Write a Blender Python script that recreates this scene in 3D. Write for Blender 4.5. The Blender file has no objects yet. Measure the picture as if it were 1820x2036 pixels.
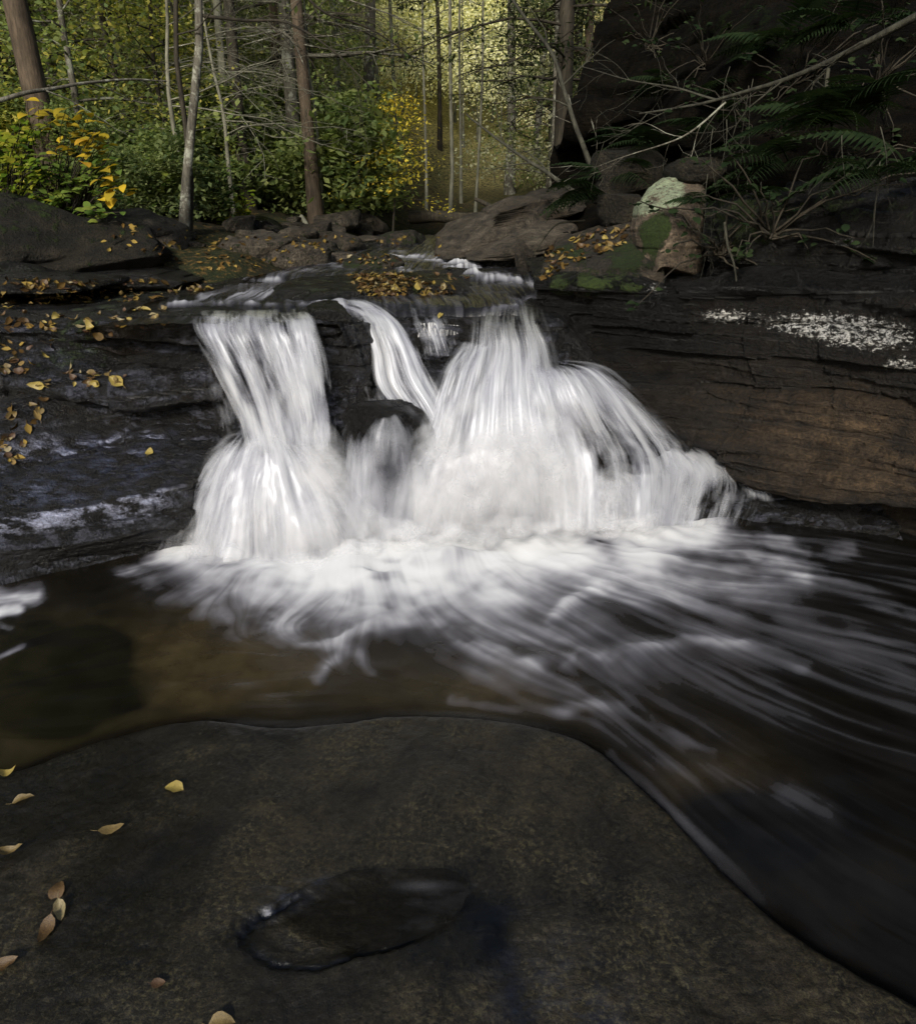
import bpy, math, random
import numpy as np
from mathutils import Vector

# ------------------------------------------------------------------ camera model used for laying out the place
RAD = math.radians
PITCH = RAD(23.0); CP, SP = math.cos(PITCH), math.sin(PITCH)
CAM = np.array([0.0, 0.0, 1.75]); FD = 1392.0
SKY_STRENGTH, SUN_STRENGTH, SUN_ANGLE = 0.15, 4.9, 10.0
scene = bpy.context.scene
col = scene.collection

def ray(u, v):
    x = (u - 910.0) / FD; y = -(v - 1017.5) / FD
    return np.array([x, CP + y * SP, -SP + y * CP])
def atY(u, v, Y):
    d = ray(u, v); return CAM + d * (Y / d[1])
def atZ(u, v, z):
    d = ray(u, v); return CAM + d * ((z - CAM[2]) / d[2])
def proj(P):
    q = P - CAM
    zc = np.maximum(q[..., 1] * CP - q[..., 2] * SP, 0.05)
    yc = q[..., 1] * SP + q[..., 2] * CP
    return 910 + FD * q[..., 0] / zc, 1017.5 - FD * yc / zc

# ------------------------------------------------------------------ numpy noise
def _h(ix, iy, iz, seed):
    n = (ix * 374761393 + iy * 668265263 + iz * 1440662683 + seed * 974634777) & 0xffffffff
    n = ((n ^ (n >> 13)) * 1274126177) & 0xffffffff
    n = n ^ (n >> 16)
    return n.astype(np.float64) / 2147483647.5 - 1.0
def vn(p, seed=0):
    p = np.asarray(p, float)
    f = np.floor(p); i = f.astype(np.int64); t = p - f
    t = t * t * t * (t * (t * 6 - 15) + 10)
    x, y, z = i[..., 0], i[..., 1], i[..., 2]
    tx, ty, tz = t[..., 0], t[..., 1], t[..., 2]
    def L(a, b, k): return a + (b - a) * k
    a = L(_h(x, y, z, seed), _h(x + 1, y, z, seed), tx)
    b = L(_h(x, y + 1, z, seed), _h(x + 1, y + 1, z, seed), tx)
    c = L(_h(x, y, z + 1, seed), _h(x + 1, y, z + 1, seed), tx)
    d = L(_h(x, y + 1, z + 1, seed), _h(x + 1, y + 1, z + 1, seed), tx)
    return L(L(a, b, ty), L(c, d, ty), tz)
def fbm(p, octv=4, seed=0, lac=2.03, gain=0.5):
    p = np.asarray(p, float); s = 0; a = 1.0; tot = 0
    for k in range(octv):
        s = s + a * vn(p + 17.3 * k, seed + k * 7); tot += a; a *= gain; p = p * lac
    return s / tot
def sm(a, b, x):
    t = np.clip((x - a) / (b - a), 0, 1); return t * t * (3 - 2 * t)
def strata(P, freq, amp, seed, wob=0.35, tilt=(0, 0)):
    z = (P[..., 2] + tilt[0] * P[..., 0] + tilt[1] * P[..., 1]) * freq + wob * fbm(P * 0.9, 3, seed)
    k = np.floor(z); f = z - k
    q = np.stack([P[..., 0] * 1.3, P[..., 1] * 1.3, k * 7.31], -1)
    off = vn(q, seed + 3)
    c = np.minimum(f, 1 - f)
    crack = np.exp(-(c / 0.07) ** 2) * (0.45 + 0.55 * vn(q * 1.7 + 5, seed + 9))
    return amp * (off - 0.8 * crack)

# ------------------------------------------------------------------ mesh helpers
def gridF(nr, nc, off=0):
    i, j = np.meshgrid(np.arange(nr - 1), np.arange(nc - 1), indexing='ij')
    a = i * nc + j + off
    return np.stack([a, a + 1, a + nc + 1, a + nc], -1).reshape(-1, 4)

def root_loc(p):
    while p.parent: p = p.parent
    return np.array(p.location)

def mk(name, V, F, mat, parent=None, attrs=None, uv=None, smooth=True, base=None):
    V = np.asarray(V, float).reshape(-1, 3)
    if parent is not None: o0 = root_loc(parent)
    elif base is not None: o0 = np.array(base, float)
    else: o0 = np.array([V[:, 0].mean(), V[:, 1].mean(), V[:, 2].min()])
    me = bpy.data.meshes.new(name)
    Fs = F if isinstance(F, (list, tuple)) else [F]
    Fs = [np.asarray(f, np.int64) for f in Fs if len(f)]
    loops = np.concatenate([f.ravel() for f in Fs])
    tot = np.concatenate([np.full(len(f), f.shape[1]) for f in Fs])
    st = np.concatenate([[0], np.cumsum(tot)[:-1]])
    me.vertices.add(len(V)); me.vertices.foreach_set('co', (V - o0).astype(np.float32).ravel())
    me.loops.add(len(loops)); me.loops.foreach_set('vertex_index', loops.astype(np.int32))
    me.polygons.add(len(tot)); me.polygons.foreach_set('loop_start', st.astype(np.int32))
    me.update(calc_edges=True); me.validate()
    me.polygons.foreach_set('use_smooth', np.full(len(me.polygons), smooth, dtype=bool))
    for k, a in (attrs or {}).items():
        at = me.attributes.new(k, 'FLOAT', 'POINT')
        at.data.foreach_set('value', np.asarray(a, np.float32).ravel())
    if uv is not None:
        l = me.uv_layers.new(name='UVMap')
        idx = np.zeros(len(me.loops), np.int32); me.loops.foreach_get('vertex_index', idx)
        l.data.foreach_set('uv', np.asarray(uv, np.float32).reshape(-1, 2)[idx].ravel())
    me.materials.append(mat)
    ob = bpy.data.objects.new(name, me); col.objects.link(ob)
    if parent is not None: ob.parent = parent
    else: ob.location = o0
    return ob

def tag(o, label=None, cat=None, group=None, kind=None):
    if label: o['label'] = label
    if cat: o['category'] = cat
    if group: o['group'] = group
    if kind: o['kind'] = kind
    return o
def thing(name, loc, label, cat, group=None):
    o = bpy.data.objects.new(name, None); col.objects.link(o)
    o.location = [float(q) for q in loc]; o.empty_display_size = 0.05
    return tag(o, label, cat, group)
def dup(root, loc, rz=0.0, sc=1.0, label=None, group=None):
    r = root.copy(); col.objects.link(r); r.location = [float(q) for q in loc]
    r.rotation_euler = (0, 0, rz); r.scale = (sc, sc, sc)
    if label: r['label'] = label
    if group: r['group'] = group
    for ch in list(root.children):
        c = ch.copy(); col.objects.link(c); c.parent = r
    return r

def cr(C, t):
    """Catmull-Rom along axis 0 of C at float params t."""
    n = len(C); i = np.clip(np.floor(t).astype(int), 0, n - 2); f = (t - i).reshape((-1,) + (1,) * (C.ndim - 1))
    p0 = C[np.clip(i - 1, 0, n - 1)]; p1 = C[i]; p2 = C[i + 1]; p3 = C[np.clip(i + 2, 0, n - 1)]
    return 0.5 * ((2 * p1) + (p2 - p0) * f + (2 * p0 - 5 * p1 + 4 * p2 - p3) * f ** 2 + (3 * p1 - p0 - 3 * p2 + p3) * f ** 3)
def lin(C, t):
    n = len(C); i = np.clip(np.floor(t).astype(int), 0, n - 2); f = (t - i).reshape((-1,) + (1,) * (C.ndim - 1))
    return C[i] * (1 - f) + C[i + 1] * f
def params(C, n, cap=9):
    d = np.minimum(np.linalg.norm(np.diff(C, axis=0), axis=-1).reshape(len(C) - 1, -1).mean(1), cap)
    d = d + 0.15 * d.mean()
    s = np.concatenate([[0], np.cumsum(d)]); s /= s[-1]
    return np.interp(np.linspace(0, 1, n), s, np.arange(len(C)))
def loft(C, nr, nc, rowlin=False, collin=False, cap=9):
    C = np.asarray(C, float)
    tr = params(C, nr, cap); G = (lin if rowlin else cr)(C, tr)
    Ct = np.swapaxes(C, 0, 1); tc = params(Ct, nc, cap)
    G = np.swapaxes((lin if collin else cr)(np.swapaxes(G, 0, 1), tc), 0, 1)
    return G
def gnormals(G):
    du = np.gradient(G, axis=1); dv = np.gradient(G, axis=0)
    n = np.cross(du, dv); n /= np.linalg.norm(n, axis=-1, keepdims=True) + 1e-9
    return n

def tube(pts, rad, sides=6):
    pts = np.asarray(pts, float); n = len(pts); rad = np.asarray(rad, float)
    T = np.gradient(pts, axis=0); T /= np.linalg.norm(T, axis=1, keepdims=True) + 1e-9
    ref = np.array([0.31, 0.87, 0.2]) if abs(T[0, 2]) > 0.5 else np.array([0.05, 0.1, 1.0])
    A = np.cross(T, ref); A /= np.linalg.norm(A, axis=1, keepdims=True) + 1e-9
    B = np.cross(T, A)
    a = np.linspace(0, 2 * math.pi, sides, endpoint=False)
    V = pts[:, None, :] + rad[:, None, None] * (np.cos(a)[None, :, None] * A[:, None, :] + np.sin(a)[None, :, None] * B[:, None, :])
    i, j = np.meshgrid(np.arange(n - 1), np.arange(sides), indexing='ij')
    a0 = i * sides + j; a1 = i * sides + (j + 1) % sides
    F = np.stack([a0, a1, a1 + sides, a0 + sides], -1).reshape(-1, 4)
    return V.reshape(-1, 3), F
class MB:
    def __init__(s): s.V = []; s.F = []; s.n = 0; s.A = []
    def add(s, V, F, a=None):
        s.V.append(V); s.F.append(np.asarray(F) + s.n); s.n += len(V)
        s.A.append(np.zeros(len(V)) if a is None else a)
    def build(s, name, mat, parent=None, smooth=True, base=None):
        d = {}
        for f in s.F: d.setdefault(f.shape[1], []).append(f)
        return mk(name, np.concatenate(s.V), [np.concatenate(x) for x in d.values()], mat, parent, {'lv': np.concatenate(s.A)}, smooth=smooth, base=base)

def leafcards(P, L, rng, flat=0.7, ratio=0.6, dirs=None, upv=None):
    """leaf-sized quads; returns V, F, per-vertex random value"""
    P = np.asarray(P, float); n = len(P)
    d = rng.normal(size=(n, 3)); d[:, 2] *= 0.5
    if dirs is not None: d = dirs + 0.45 * d
    if upv is not None:
        w_ = np.array(upv) / np.linalg.norm(upv); d = d - .85 * (d @ w_)[:, None] * w_
    d /= np.linalg.norm(d, axis=1, keepdims=True)
    up = rng.normal(size=(n, 3)) * (1 - flat); up += flat * np.array([0, 0, 1.0] if upv is None else upv)
    s = np.cross(up, d); s /= np.linalg.norm(s, axis=1, keepdims=True) + 1e-9
    nn = np.cross(d, s)
    L = (L * rng.uniform(0.6, 1.25, n))[:, None]
    V = np.stack([P, P + d * L * .45 + s * L * ratio * .5 - nn * L * .06, P + d * L - nn * L * 0.1, P + d * L * .45 - s * L * ratio * .5 - nn * L * .06], 1).reshape(-1, 3)
    F = np.arange(4 * n).reshape(-1, 4)
    return V, F, np.repeat(rng.uniform(0, 1, n), 4)

# ------------------------------------------------------------------ material helpers
class M_:
    def __init__(s, name):
        s.m = bpy.data.materials.new(name); s.m.use_nodes = True; s.nt = s.m.node_tree; s.nt.nodes.clear()
        s.out = s.nt.nodes.new('ShaderNodeOutputMaterial')
    def n(s, typ, inp=None, **kw):
        nd = s.nt.nodes.new('ShaderNode' + typ)
        for k, v in kw.items(): setattr(nd, k, v)
        for k, v in (inp or {}).items(): s.set(nd.inputs[k], v)
        return nd
    def set(s, sock, v):
        if isinstance(v, bpy.types.NodeSocket): s.nt.links.new(v, sock)
        elif isinstance(v, (tuple, list)) and len(v) == 3 and sock.type == 'RGBA': sock.default_value = (*v, 1)
        else: sock.default_value = v
    def attr(s, name): return s.n('Attribute', attribute_name=name).outputs['Fac']
    def obj(s): return s.n('TexCoord').outputs['Object']
    def uv(s): return s.n('TexCoord').outputs['UV']
    def scale(s, vec, sc): return s.n('VectorMath', {0: vec, 1: sc}, operation='MULTIPLY').outputs[0]
    def noise(s, vec, sc, det=4, rough=0.55, dist=0.0):
        return s.n('TexNoise', {'Vector': vec, 'Scale': sc, 'Detail': det, 'Roughness': rough, 'Distortion': dist}).outputs['Fac']
    def math(s, op, a, b=0.0, clamp=False):
        return s.n('Math', {0: a, 1: b}, operation=op, use_clamp=clamp).outputs[0]
    def rng(s, x, a, b, c=0.0, d=1.0):
        return s.n('MapRange', {'Value': x, 'From Min': a, 'From Max': b, 'To Min': c, 'To Max': d}).outputs[0]
    def mix(s, f, a, b, mode='MIX'):
        nd = s.n('Mix', data_type='RGBA', blend_type=mode)
        s.set(nd.inputs[0], f); s.set(nd.inputs[6], a); s.set(nd.inputs[7], b)
        return nd.outputs[2]
    def ramp(s, x, stops):
        nd = s.n('ValToRGB', {'Fac': x}); e = nd.color_ramp.elements
        while len(e) < len(stops): e.new(0.5)
        for k, (p, c) in enumerate(stops):
            e[k].position = p; e[k].color = (*c, 1) if len(c) == 3 else c
        return nd.outputs[0]
    def bump(s, h, st, dist=0.02, normal=None):
        nd = s.n('Bump', {'Height': h, 'Strength': st, 'Distance': dist})
        if normal is not None: s.set(nd.inputs['Normal'], normal)
        return nd.outputs[0]
    def surf(s, sh):
        s.nt.links.new(sh, s.out.inputs['Surface']); return s.m

def rock_mat(name, c1, c2, rough=(0.3, 0.65), moss=(0.02, 0.033, 0.005), lichen=(0.42, 0.44, 0.38), speck=None, bump=0.5, spec=0.5, up_moss=0.0, band=0.5, bdist=0.04, banb=0.9):
    m = M_(name); P = m.obj()
    big = m.noise(P, 1.7, 5, 0.6)
    ban = m.noise(m.scale(P, (0.7, 0.7, 9.0)), 2.2, 5, 0.65, 0.3)
    fine = m.noise(P, 55, 4, 0.7)
    mid = m.noise(P, 11, 6, 0.65)
    f = m.math('ADD', m.math('MULTIPLY', ban, band), m.math('MULTIPLY', big, 1.0 - band))
    c = m.mix(m.rng(f, 0.36, 0.66), c1, c2)
    c = m.mix(1.0, c, m.ramp(mid, [(0.28, (.3, .3, .3)), (0.72, (1.75, 1.7, 1.65))]), 'MULTIPLY')
    c = m.mix(1.0, c, m.ramp(fine, [(0.3, (.4, .4, .4)), (0.72, (1.75, 1.7, 1.6))]), 'MULTIPLY')
    gr = m.noise(P, 260, 3, .75)
    c = m.mix(1.0, c, m.ramp(gr, [(.3, (.35, .35, .35)), (.72, (1.8, 1.75, 1.65))]), 'MULTIPLY')
    if speck:
        sp = m.noise(P, 75, 6, 0.78, 0.4); reg = m.noise(P, 3.2, 4, 0.6)
        k = m.math('MULTIPLY', m.rng(sp, 0.50, 0.62), m.rng(reg, 0.38, 0.60))
        k2 = m.math('MAXIMUM', k, m.math('MULTIPLY', m.rng(m.noise(P, 210, 3, .7), 0.58, 0.70), 0.7))
        c = m.mix(k2, c, speck)
    c = m.mix(m.attr('wet'), c, m.mix(.5, (.002, .002, .002), c, 'MULTIPLY'))  # damp on the slab; on the outcrops only darkening put into the colour
    r = m.rng(m.noise(P, 6, 4, 0.6), 0.35, 0.65, rough[0], rough[1])
    r = m.math('MULTIPLY', r, m.math('SUBTRACT', 1.0, m.math('MULTIPLY', m.attr('wet'), .5)))
    # moss by attribute and on tops
    nz = m.n('SeparateXYZ', {0: m.n('NewGeometry').outputs['Normal']}).outputs[2]
    mo = m.math('ADD', m.attr('moss'), m.math('MULTIPLY', m.rng(nz, 0.35, 0.9), up_moss))
    mo = m.rng(m.math('ADD', mo, m.math('MULTIPLY', m.math('SUBTRACT', m.noise(P, 9, 6, .7), .5), 1.6)), 0.45, 0.6)
    mc = m.mix(m.rng(m.noise(P, 70, 3, .7), .3, .7), [q * .45 for q in moss], [q * 1.7 for q in moss])
    c = m.mix(mo, c, mc)
    r = m.math('ADD', r, m.math('MULTIPLY', mo, 0.5), True)
    li = m.math('ADD', m.attr('lichen'), m.math('MULTIPLY', m.math('SUBTRACT', m.noise(m.scale(P, (1, 1, 1.6)), 36, 7, .84), .5), 3.6))
    li = m.rng(li, 0.56, 0.74)
    c = m.mix(li, c, m.mix(m.noise(P, 30, 3), [q * .6 for q in lichen], [q * 1.2 for q in lichen]))
    r = m.math('ADD', r, m.math('MULTIPLY', li, 0.5), True)
    h = m.math('ADD', m.math('MULTIPLY', mid, 0.7), m.math('MULTIPLY', fine, 0.45))
    h = m.math('ADD', h, m.math('MULTIPLY', m.noise(P, 28, 5, .75), 0.5))
    h = m.math('ADD', h, m.math('MULTIPLY', ban, banb))
    h = m.math('ADD', h, m.math('MULTIPLY', gr, .12))
    h = m.math('ADD', h, m.math('MULTIPLY', mo, 0.5))
    h = m.math('ADD', h, m.math('MULTIPLY', m.math('MULTIPLY', mo, m.noise(P, 160, 2)), 0.9))
    b = m.bump(h, bump, bdist)
    p = m.n('BsdfPrincipled', {'Base Color': c, 'Roughness': r, 'Normal': b, 'Specular IOR Level': spec})
    g = m.n('BsdfGlossy', {'Color': (.72, .76, 1.0), 'Roughness': .3, 'Normal': m.bump(h, bump * .6, bdist * .5)})
    gf = m.math('MULTIPLY', m.attr('gloss'), m.rng(m.noise(m.scale(P, (1, 2.2, 2)), 7, 7, .78), .46, .70, .0, .5), True)
    return m.surf(m.n('MixShader', {0: gf, 1: p.outputs[0], 2: g.outputs[0]}).outputs[0])

def leaf_mat(name, cols, trans=0.45, gloss=0.0, shade=None):
    m = M_(name)
    lv = m.attr('lv'); n = len(cols)
    c = m.ramp(lv, [(k / max(1, n - 1), q) for k, q in enumerate(cols)])
    big = m.noise(m.obj(), 1.3, 3)
    c = m.mix(1.0, c, m.ramp(big, [(0.3, (.55, .6, .6)), (0.7, (1.35, 1.3, 1.25))]), 'MULTIPLY')
    d = m.n('BsdfDiffuse', {'Color': c}); t = m.n('BsdfTranslucent', {'Color': m.mix(1.0, c, (1.1, 1.15, .7), 'MULTIPLY')})
    sh = m.n('MixShader', {0: trans, 1: d.outputs[0], 2: t.outputs[0]}).outputs[0]
    if gloss:
        g = m.n('BsdfGlossy', {'Roughness': 0.45, 'Color': (1, 1, 1)})
        sh = m.n('MixShader', {0: gloss, 1: sh, 2: g.outputs[0]}).outputs[0]
    return m.surf(sh)
def bark_mat(name, c1, c2, sc=9, patch=None):
    m = M_(name); P = m.obj()
    a = m.noise(m.scale(P, (1, 1, .18)), sc * 3, 5, .7); b = m.noise(P, sc * .35, 4, .6)
    c = m.mix(m.rng(a, .35, .65), c1, c2)
    c = m.mix(1.0, c, m.ramp(b, [(.3, (.6, .6, .6)), (.7, (1.4, 1.4, 1.4))]), 'MULTIPLY')
    if patch: c = m.mix(m.rng(m.noise(P, sc * .8, 5, .7), .52, .6), c, patch)
    p = m.n('BsdfPrincipled', {'Base Color': c, 'Roughness': .85, 'Normal': m.bump(a, .6, .02), 'Specular IOR Level': .25})
    return m.surf(p.outputs[0])

def soft_normal(m, k=0.55, vec=(0.0, -0.40, 0.9)):
    N = m.n('NewGeometry').outputs['Normal']
    a = m.n('VectorMath', {0: m.scale(N, (k, k, k)), 1: tuple((1 - k) * q for q in vec)}, operation='ADD').outputs[0]
    return m.n('VectorMath', {0: a}, operation='NORMALIZE').outputs[0]

def fall_mat(name, su=70, sv=1.6, lo=0.40, hi=0.62, white=(.53, .54, .565), amax=1.0, k=.5):
    """silky falling water: streaks run along the flow (uv.y), 'dens' thins it out, 'clear' shows bare brown water"""
    m = M_(name); U = m.uv()
    wob = m.n('VectorMath', {0: U, 1: m.scale(m.n('TexNoise', {'Vector': U, 'Scale': 3.0, 'Detail': 2}).outputs['Color'], (.05, .0, 0))}, operation='ADD').outputs[0]
    n1 = m.noise(m.scale(wob, (su, sv, 1)), 1.0, 4, .62)
    n2 = m.noise(m.scale(wob, (su * .16, sv * 1.2, 1)), 1.0, 3, .55)
    n3 = m.noise(m.scale(wob, (su * 2.6, sv * 1.3, 1)), 1.0, 3, .6)
    s = m.math('ADD', m.math('ADD', m.math('MULTIPLY', n1, .21), m.math('MULTIPLY', n2, .72)), m.math('MULTIPLY', n3, .07))
    d = m.attr('dens')
    st = m.n('MapRange', {'Value': s, 'From Min': lo, 'From Max': hi}, interpolation_type='SMOOTHSTEP').outputs[0]
    gap = m.math('MULTIPLY', m.math('SUBTRACT', 1.0, st), m.math('MAXIMUM', m.math('SUBTRACT', 1.15, m.math('MULTIPLY', d, .8)), 0.12))
    a = m.math('SUBTRACT', m.math('MULTIPLY', d, 1.3), m.math('MULTIPLY', gap, m.math('MINIMUM', m.math('MULTIPLY', d, 2.2), 1.0)), True)
    a = m.math('MULTIPLY', a, amax, True)
    cl = m.attr('clear')
    c = m.mix(m.math('MAXIMUM', st, m.rng(d, .6, 1.0)), [q * k for q, k in zip(white, (.62, .62, .70))], white)
    c = m.mix(cl, c, m.mix(st, (.06, .055, .035), (.42, .43, .36)))
    nrm = soft_normal(m, k)
    df = m.n('BsdfDiffuse', {'Color': c, 'Normal': nrm}); tl = m.n('BsdfTranslucent', {'Color': c, 'Normal': nrm})
    sh = m.n('MixShader', {0: .3, 1: df.outputs[0], 2: tl.outputs[0]}).outputs[0]
    gl = m.n('BsdfGlossy', {'Roughness': .35, 'Color': (.9, .92, 1)})
    sh = m.n('MixShader', {0: .05, 1: sh, 2: gl.outputs[0]}).outputs[0]
    tr = m.n('BsdfTransparent')
    sh = m.n('MixShader', {0: a, 1: tr.outputs[0], 2: sh}).outputs[0]
    return m.surf(sh)

def water_mat(name, deep, shallow, rough=0.2, tint=(.5, .42, .3)):
    """dark stream water with long silky foam and painted reflections carried in the 'foam' attribute"""
    m = M_(name); P = m.obj()
    c = m.mix(m.attr('mot'), deep, shallow)
    c = m.mix(1.0, c, m.ramp(m.noise(P, 7, 5, .6), [(.3, (.6, .6, .6)), (.7, (1.4, 1.4, 1.4))]), 'MULTIPLY')
    h = m.attr('lic')
    b = m.bump(h, .35, .02)
    w = m.n('BsdfPrincipled', {'Base Color': c, 'Roughness': rough, 'IOR': 1.33, 'Normal': b, 'Specular IOR Level': .35})
    f = m.attr('foam')
    nrm = soft_normal(m, .3)
    fc = m.mix(m.rng(f, .1, .9), (.36, .36, .42), (.54, .545, .555))
    fo = m.n('BsdfDiffuse', {'Color': fc, 'Normal': nrm})
    sh = m.n('MixShader', {0: f, 1: w.outputs[0], 2: fo.outputs[0]}).outputs[0]
    tr = m.n('BsdfTransparent', {'Color': tint})
    a = m.math('MAXIMUM', m.attr('opaque'), f)
    sh = m.n('MixShader', {0: a, 1: tr.outputs[0], 2: sh}).outputs[0]
    return m.surf(sh)

# materials
MR_slab = rock_mat('wet_slab_stone', (.0046, .0042, .0034), (.0135, .0112, .0074), rough=(.32, .6), speck=(.048, .041, .021), bump=.42, band=.12, spec=.33, bdist=.02, banb=.2)
MR_ledge = rock_mat('wet_ledge_stone', (.0015, .0014, .0013), (.0058, .0049, .0038), rough=(.16, .5), bump=.9, spec=.34, band=.25, banb=.35, bdist=.05)
MR_bank = rock_mat('dark_bank_soil', (.0014, .0012, .0009), (.0065, .005, .003), rough=(.85, 1), bump=1.0, spec=.08, moss=(.008, .013, .003), lichen=(.16, .17, .15), bdist=.08)
MR_boulder = rock_mat('mossy_boulder_stone', (.007, .006, .0042), (.054, .046, .036), rough=(.6, .9), bump=1.0, band=.25, banb=.4, lichen=(.26, .29, .20), spec=.3, bdist=.07)
MR_dry = rock_mat('weathered_grey_stone', (.014, .012, .009), (.10, .088, .072), rough=(.65, .9), bump=1.0, band=.45, banb=.6, lichen=(.30, .32, .26), spec=.3, bdist=.07)
MR_mossy = rock_mat('dark_mossy_stone', (.004, .0036, .0026), (.030, .026, .018), rough=(.6, .9), bump=1.0, band=.3, banb=.5, spec=.25, bdist=.08, up_moss=.08)
MR_tan = rock_mat('pale_split_stone', (.035, .028, .021), (.115, .094, .072), rough=(.65, .9), bump=.9, band=.85, lichen=(.23, .27, .17), spec=.3, bdist=.04)
# ------------------------------------------------------------------ terrain
def plateau(X, Y):
    st = 0.055 * sm(4.52, 4.75, Y + 0.12 * np.sin(X * 2.1 + .5) + .12 * X * 0)
    st2 = 0.05 * sm(5.9, 6.1, Y + .15 * np.sin(X * 1.7))
    return 1.155 + st + st2 + 0.02 * np.maximum(Y - 4.6, 0) + .035 * np.maximum(Y - 7.5, 0)
def stream_x(Y):
    return np.interp(Y, [4, 5, 6, 7.5, 9, 11, 14, 20, 60], [-.55, -.5, -.25, .0, -.05, -.15, .1, .6, 1.5])
def stream_w(Y):
    return np.interp(Y, [4, 5, 6, 7.5, 9, 11, 60], [1.3, 1.25, 1.2, 1.1, .9, .75, .8])
def ground_z(X, Y):
    d = X - stream_x(Y); a = np.abs(d) - stream_w(Y)
    z = 1.13 + 0.022 * np.maximum(Y - 4.6, 0) + .03 * np.maximum(Y - 7.5, 0) + .06 * np.maximum(Y - 12, 0)
    p = np.stack([X, Y, X * 0], -1)
    left = np.where(d < 0, 1.0, 0.0)
    z = z + 0.25 * sm(0, .8, a) * sm(5.4, 6.6, Y)
    bank = np.maximum(a - 1.2, 0)
    z = z + np.where(d < 0, .22 * bank + .02 * bank ** 2 * .5, .42 * bank) * sm(5.2, 7.2, Y)
    z = z + .42 * np.maximum(Y - 21, 0) * (1 - .55 * np.exp(-((X - .05 * Y) / (2 + .1 * Y)) ** 2))
    z = z + (0.10 * fbm(p * 1.1, 4, 5) + .35 * fbm(p * .3, 3, 8)) * sm(.2, 2.2, a) + .05 * fbm(p * 2.3, 3, 11) * sm(-.2, .5, a)
    return z

ny, nx = 300, 320
yy = 4.9 * (110 / 4.9) ** (np.linspace(0, 1, ny)); xx = np.sinh(np.linspace(-3.1, 3.1, nx)) / math.sinh(3.1)
GY, GX = np.meshgrid(yy, xx, indexing='ij'); GX = GX * (14 + GY * 1.0)
GZ = ground_z(GX, GY)
def ground_mat():
    m = M_('leaf_strewn_soil'); P = m.obj()
    a = m.noise(P, 14, 5, .7); b = m.noise(P, .8, 4, .6); c3 = m.noise(P, 45, 3, .7)
    c = m.mix(m.rng(b, .4, .6), (.014, .011, .006), (.017, .022, .008))
    c = m.mix(m.rng(a, .52, .64), c, (.10, .062, .02))
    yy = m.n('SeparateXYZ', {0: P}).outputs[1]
    c = m.mix(m.math('MULTIPLY', m.rng(yy, 16, 30), m.rng(a, .38, .56)), c, (.42, .36, .14))  # golden leaves on the far slope, with sun glow and haze in the colour
    c = m.mix(1.0, c, m.ramp(c3, [(.3, (.45, .45, .45)), (.7, (1.5, 1.5, 1.5))]), 'MULTIPLY')
    p = m.n('BsdfPrincipled', {'Base Color': c, 'Roughness': .95, 'Normal': m.bump(m.math('ADD', a, c3), .8, .04), 'Specular IOR Level': .15})
    return m.surf(p.outputs[0])
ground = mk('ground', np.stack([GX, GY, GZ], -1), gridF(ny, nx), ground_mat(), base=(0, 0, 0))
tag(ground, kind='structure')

# stream bed under the pool
bx, by = np.meshgrid(np.linspace(-6, 7, 150), np.linspace(-3, 6.5, 120))
bed_z = -.30 + .09 * fbm(np.stack([bx, by, bx * 0], -1) * 1.4, 4, 31) - .25 * sm(1.0, -2.0, by)
bed_m = rock_mat('stream_bed_stone', (.02, .014, .007), (.06, .04, .018), rough=(.5, .8), bump=.4)
tag(mk('stream_bed', np.stack([bx, by, bed_z], -1), gridF(120, 150), bed_m, base=(0, 0, 0)), kind='structure')

# ------------------------------------------------------------------ rock ledge that carries the falls (one bedrock mass)
XS = [-7.0, -4.2, -3.3, -2.85, -2.5, -2.1, -1.75, -1.5, -1.28, -1.0, -.72, -.52, -.3, 0, .2, .42, .62, .85, 1.3, 1.8, 2.6]
def PL(*p): return p
far_left = [(6.6, 1.25), (5.4, 1.2), (4.6, 1.19), (4.44, 1.15), (4.36, 1.09), (4.40, 1.04), (4.30, 1.0), (4.14, .90), (4.05, .84), (4.08, .76), (3.95, .72), (3.78, .58), (3.62, .50), (3.22, .34), (3.12, .2), (3.05, .05), (2.95, -.45)]
left1 = [(6.6, 1.27), (5.5, 1.22), (4.5, 1.21), (4.38, 1.17), (4.34, 1.05), (4.46, 1.0), (4.36, .95), (4.06, .90), (4.0, .74), (4.16, .69), (4.12, .58), (3.96, .52), (3.88, .48), (3.36, .34), (3.26, .17), (3.36, .06), (3.15, -.4)]
left2 = [(6.6, 1.28), (5.5, 1.22), (4.42, 1.20), (4.32, 1.17), (4.29, 1.02), (4.44, .98), (4.38, .93), (4.13, .90), (4.09, .73), (4.27, .68), (4.22, .57), (4.05, .52), (3.98, .48), (3.48, .36), (3.40, .18), (3.54, .0), (3.5, -.4)]
left3 = [(6.6, 1.28), (5.5, 1.21), (4.38, 1.19), (4.30, 1.16), (4.26, 1.02), (4.38, .98), (4.33, .93), (4.14, .90), (4.10, .73), (4.25, .68), (4.22, .57), (4.08, .52), (4.02, .48), (3.58, .38), (3.52, .18), (3.64, .0), (3.6, -.4)]
def up17(p):
    o = []
    for k, q in enumerate(p):
        o.append(q)
        if k in (3, 5, 7, 8): o.append(tuple(.5 * (np.array(q) + np.array(p[k + 1]))))
    return o
lip1 = [(6.6, 1.26), (5.5, 1.17), (4.35, 1.165), (4.17, 1.15), (4.13, 1.08), (4.10, .95), (4.08, .80), (4.02, .62), (3.95, .5), (3.9, .36), (3.85, .2), (3.8, .0), (3.7, -.4)]
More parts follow.
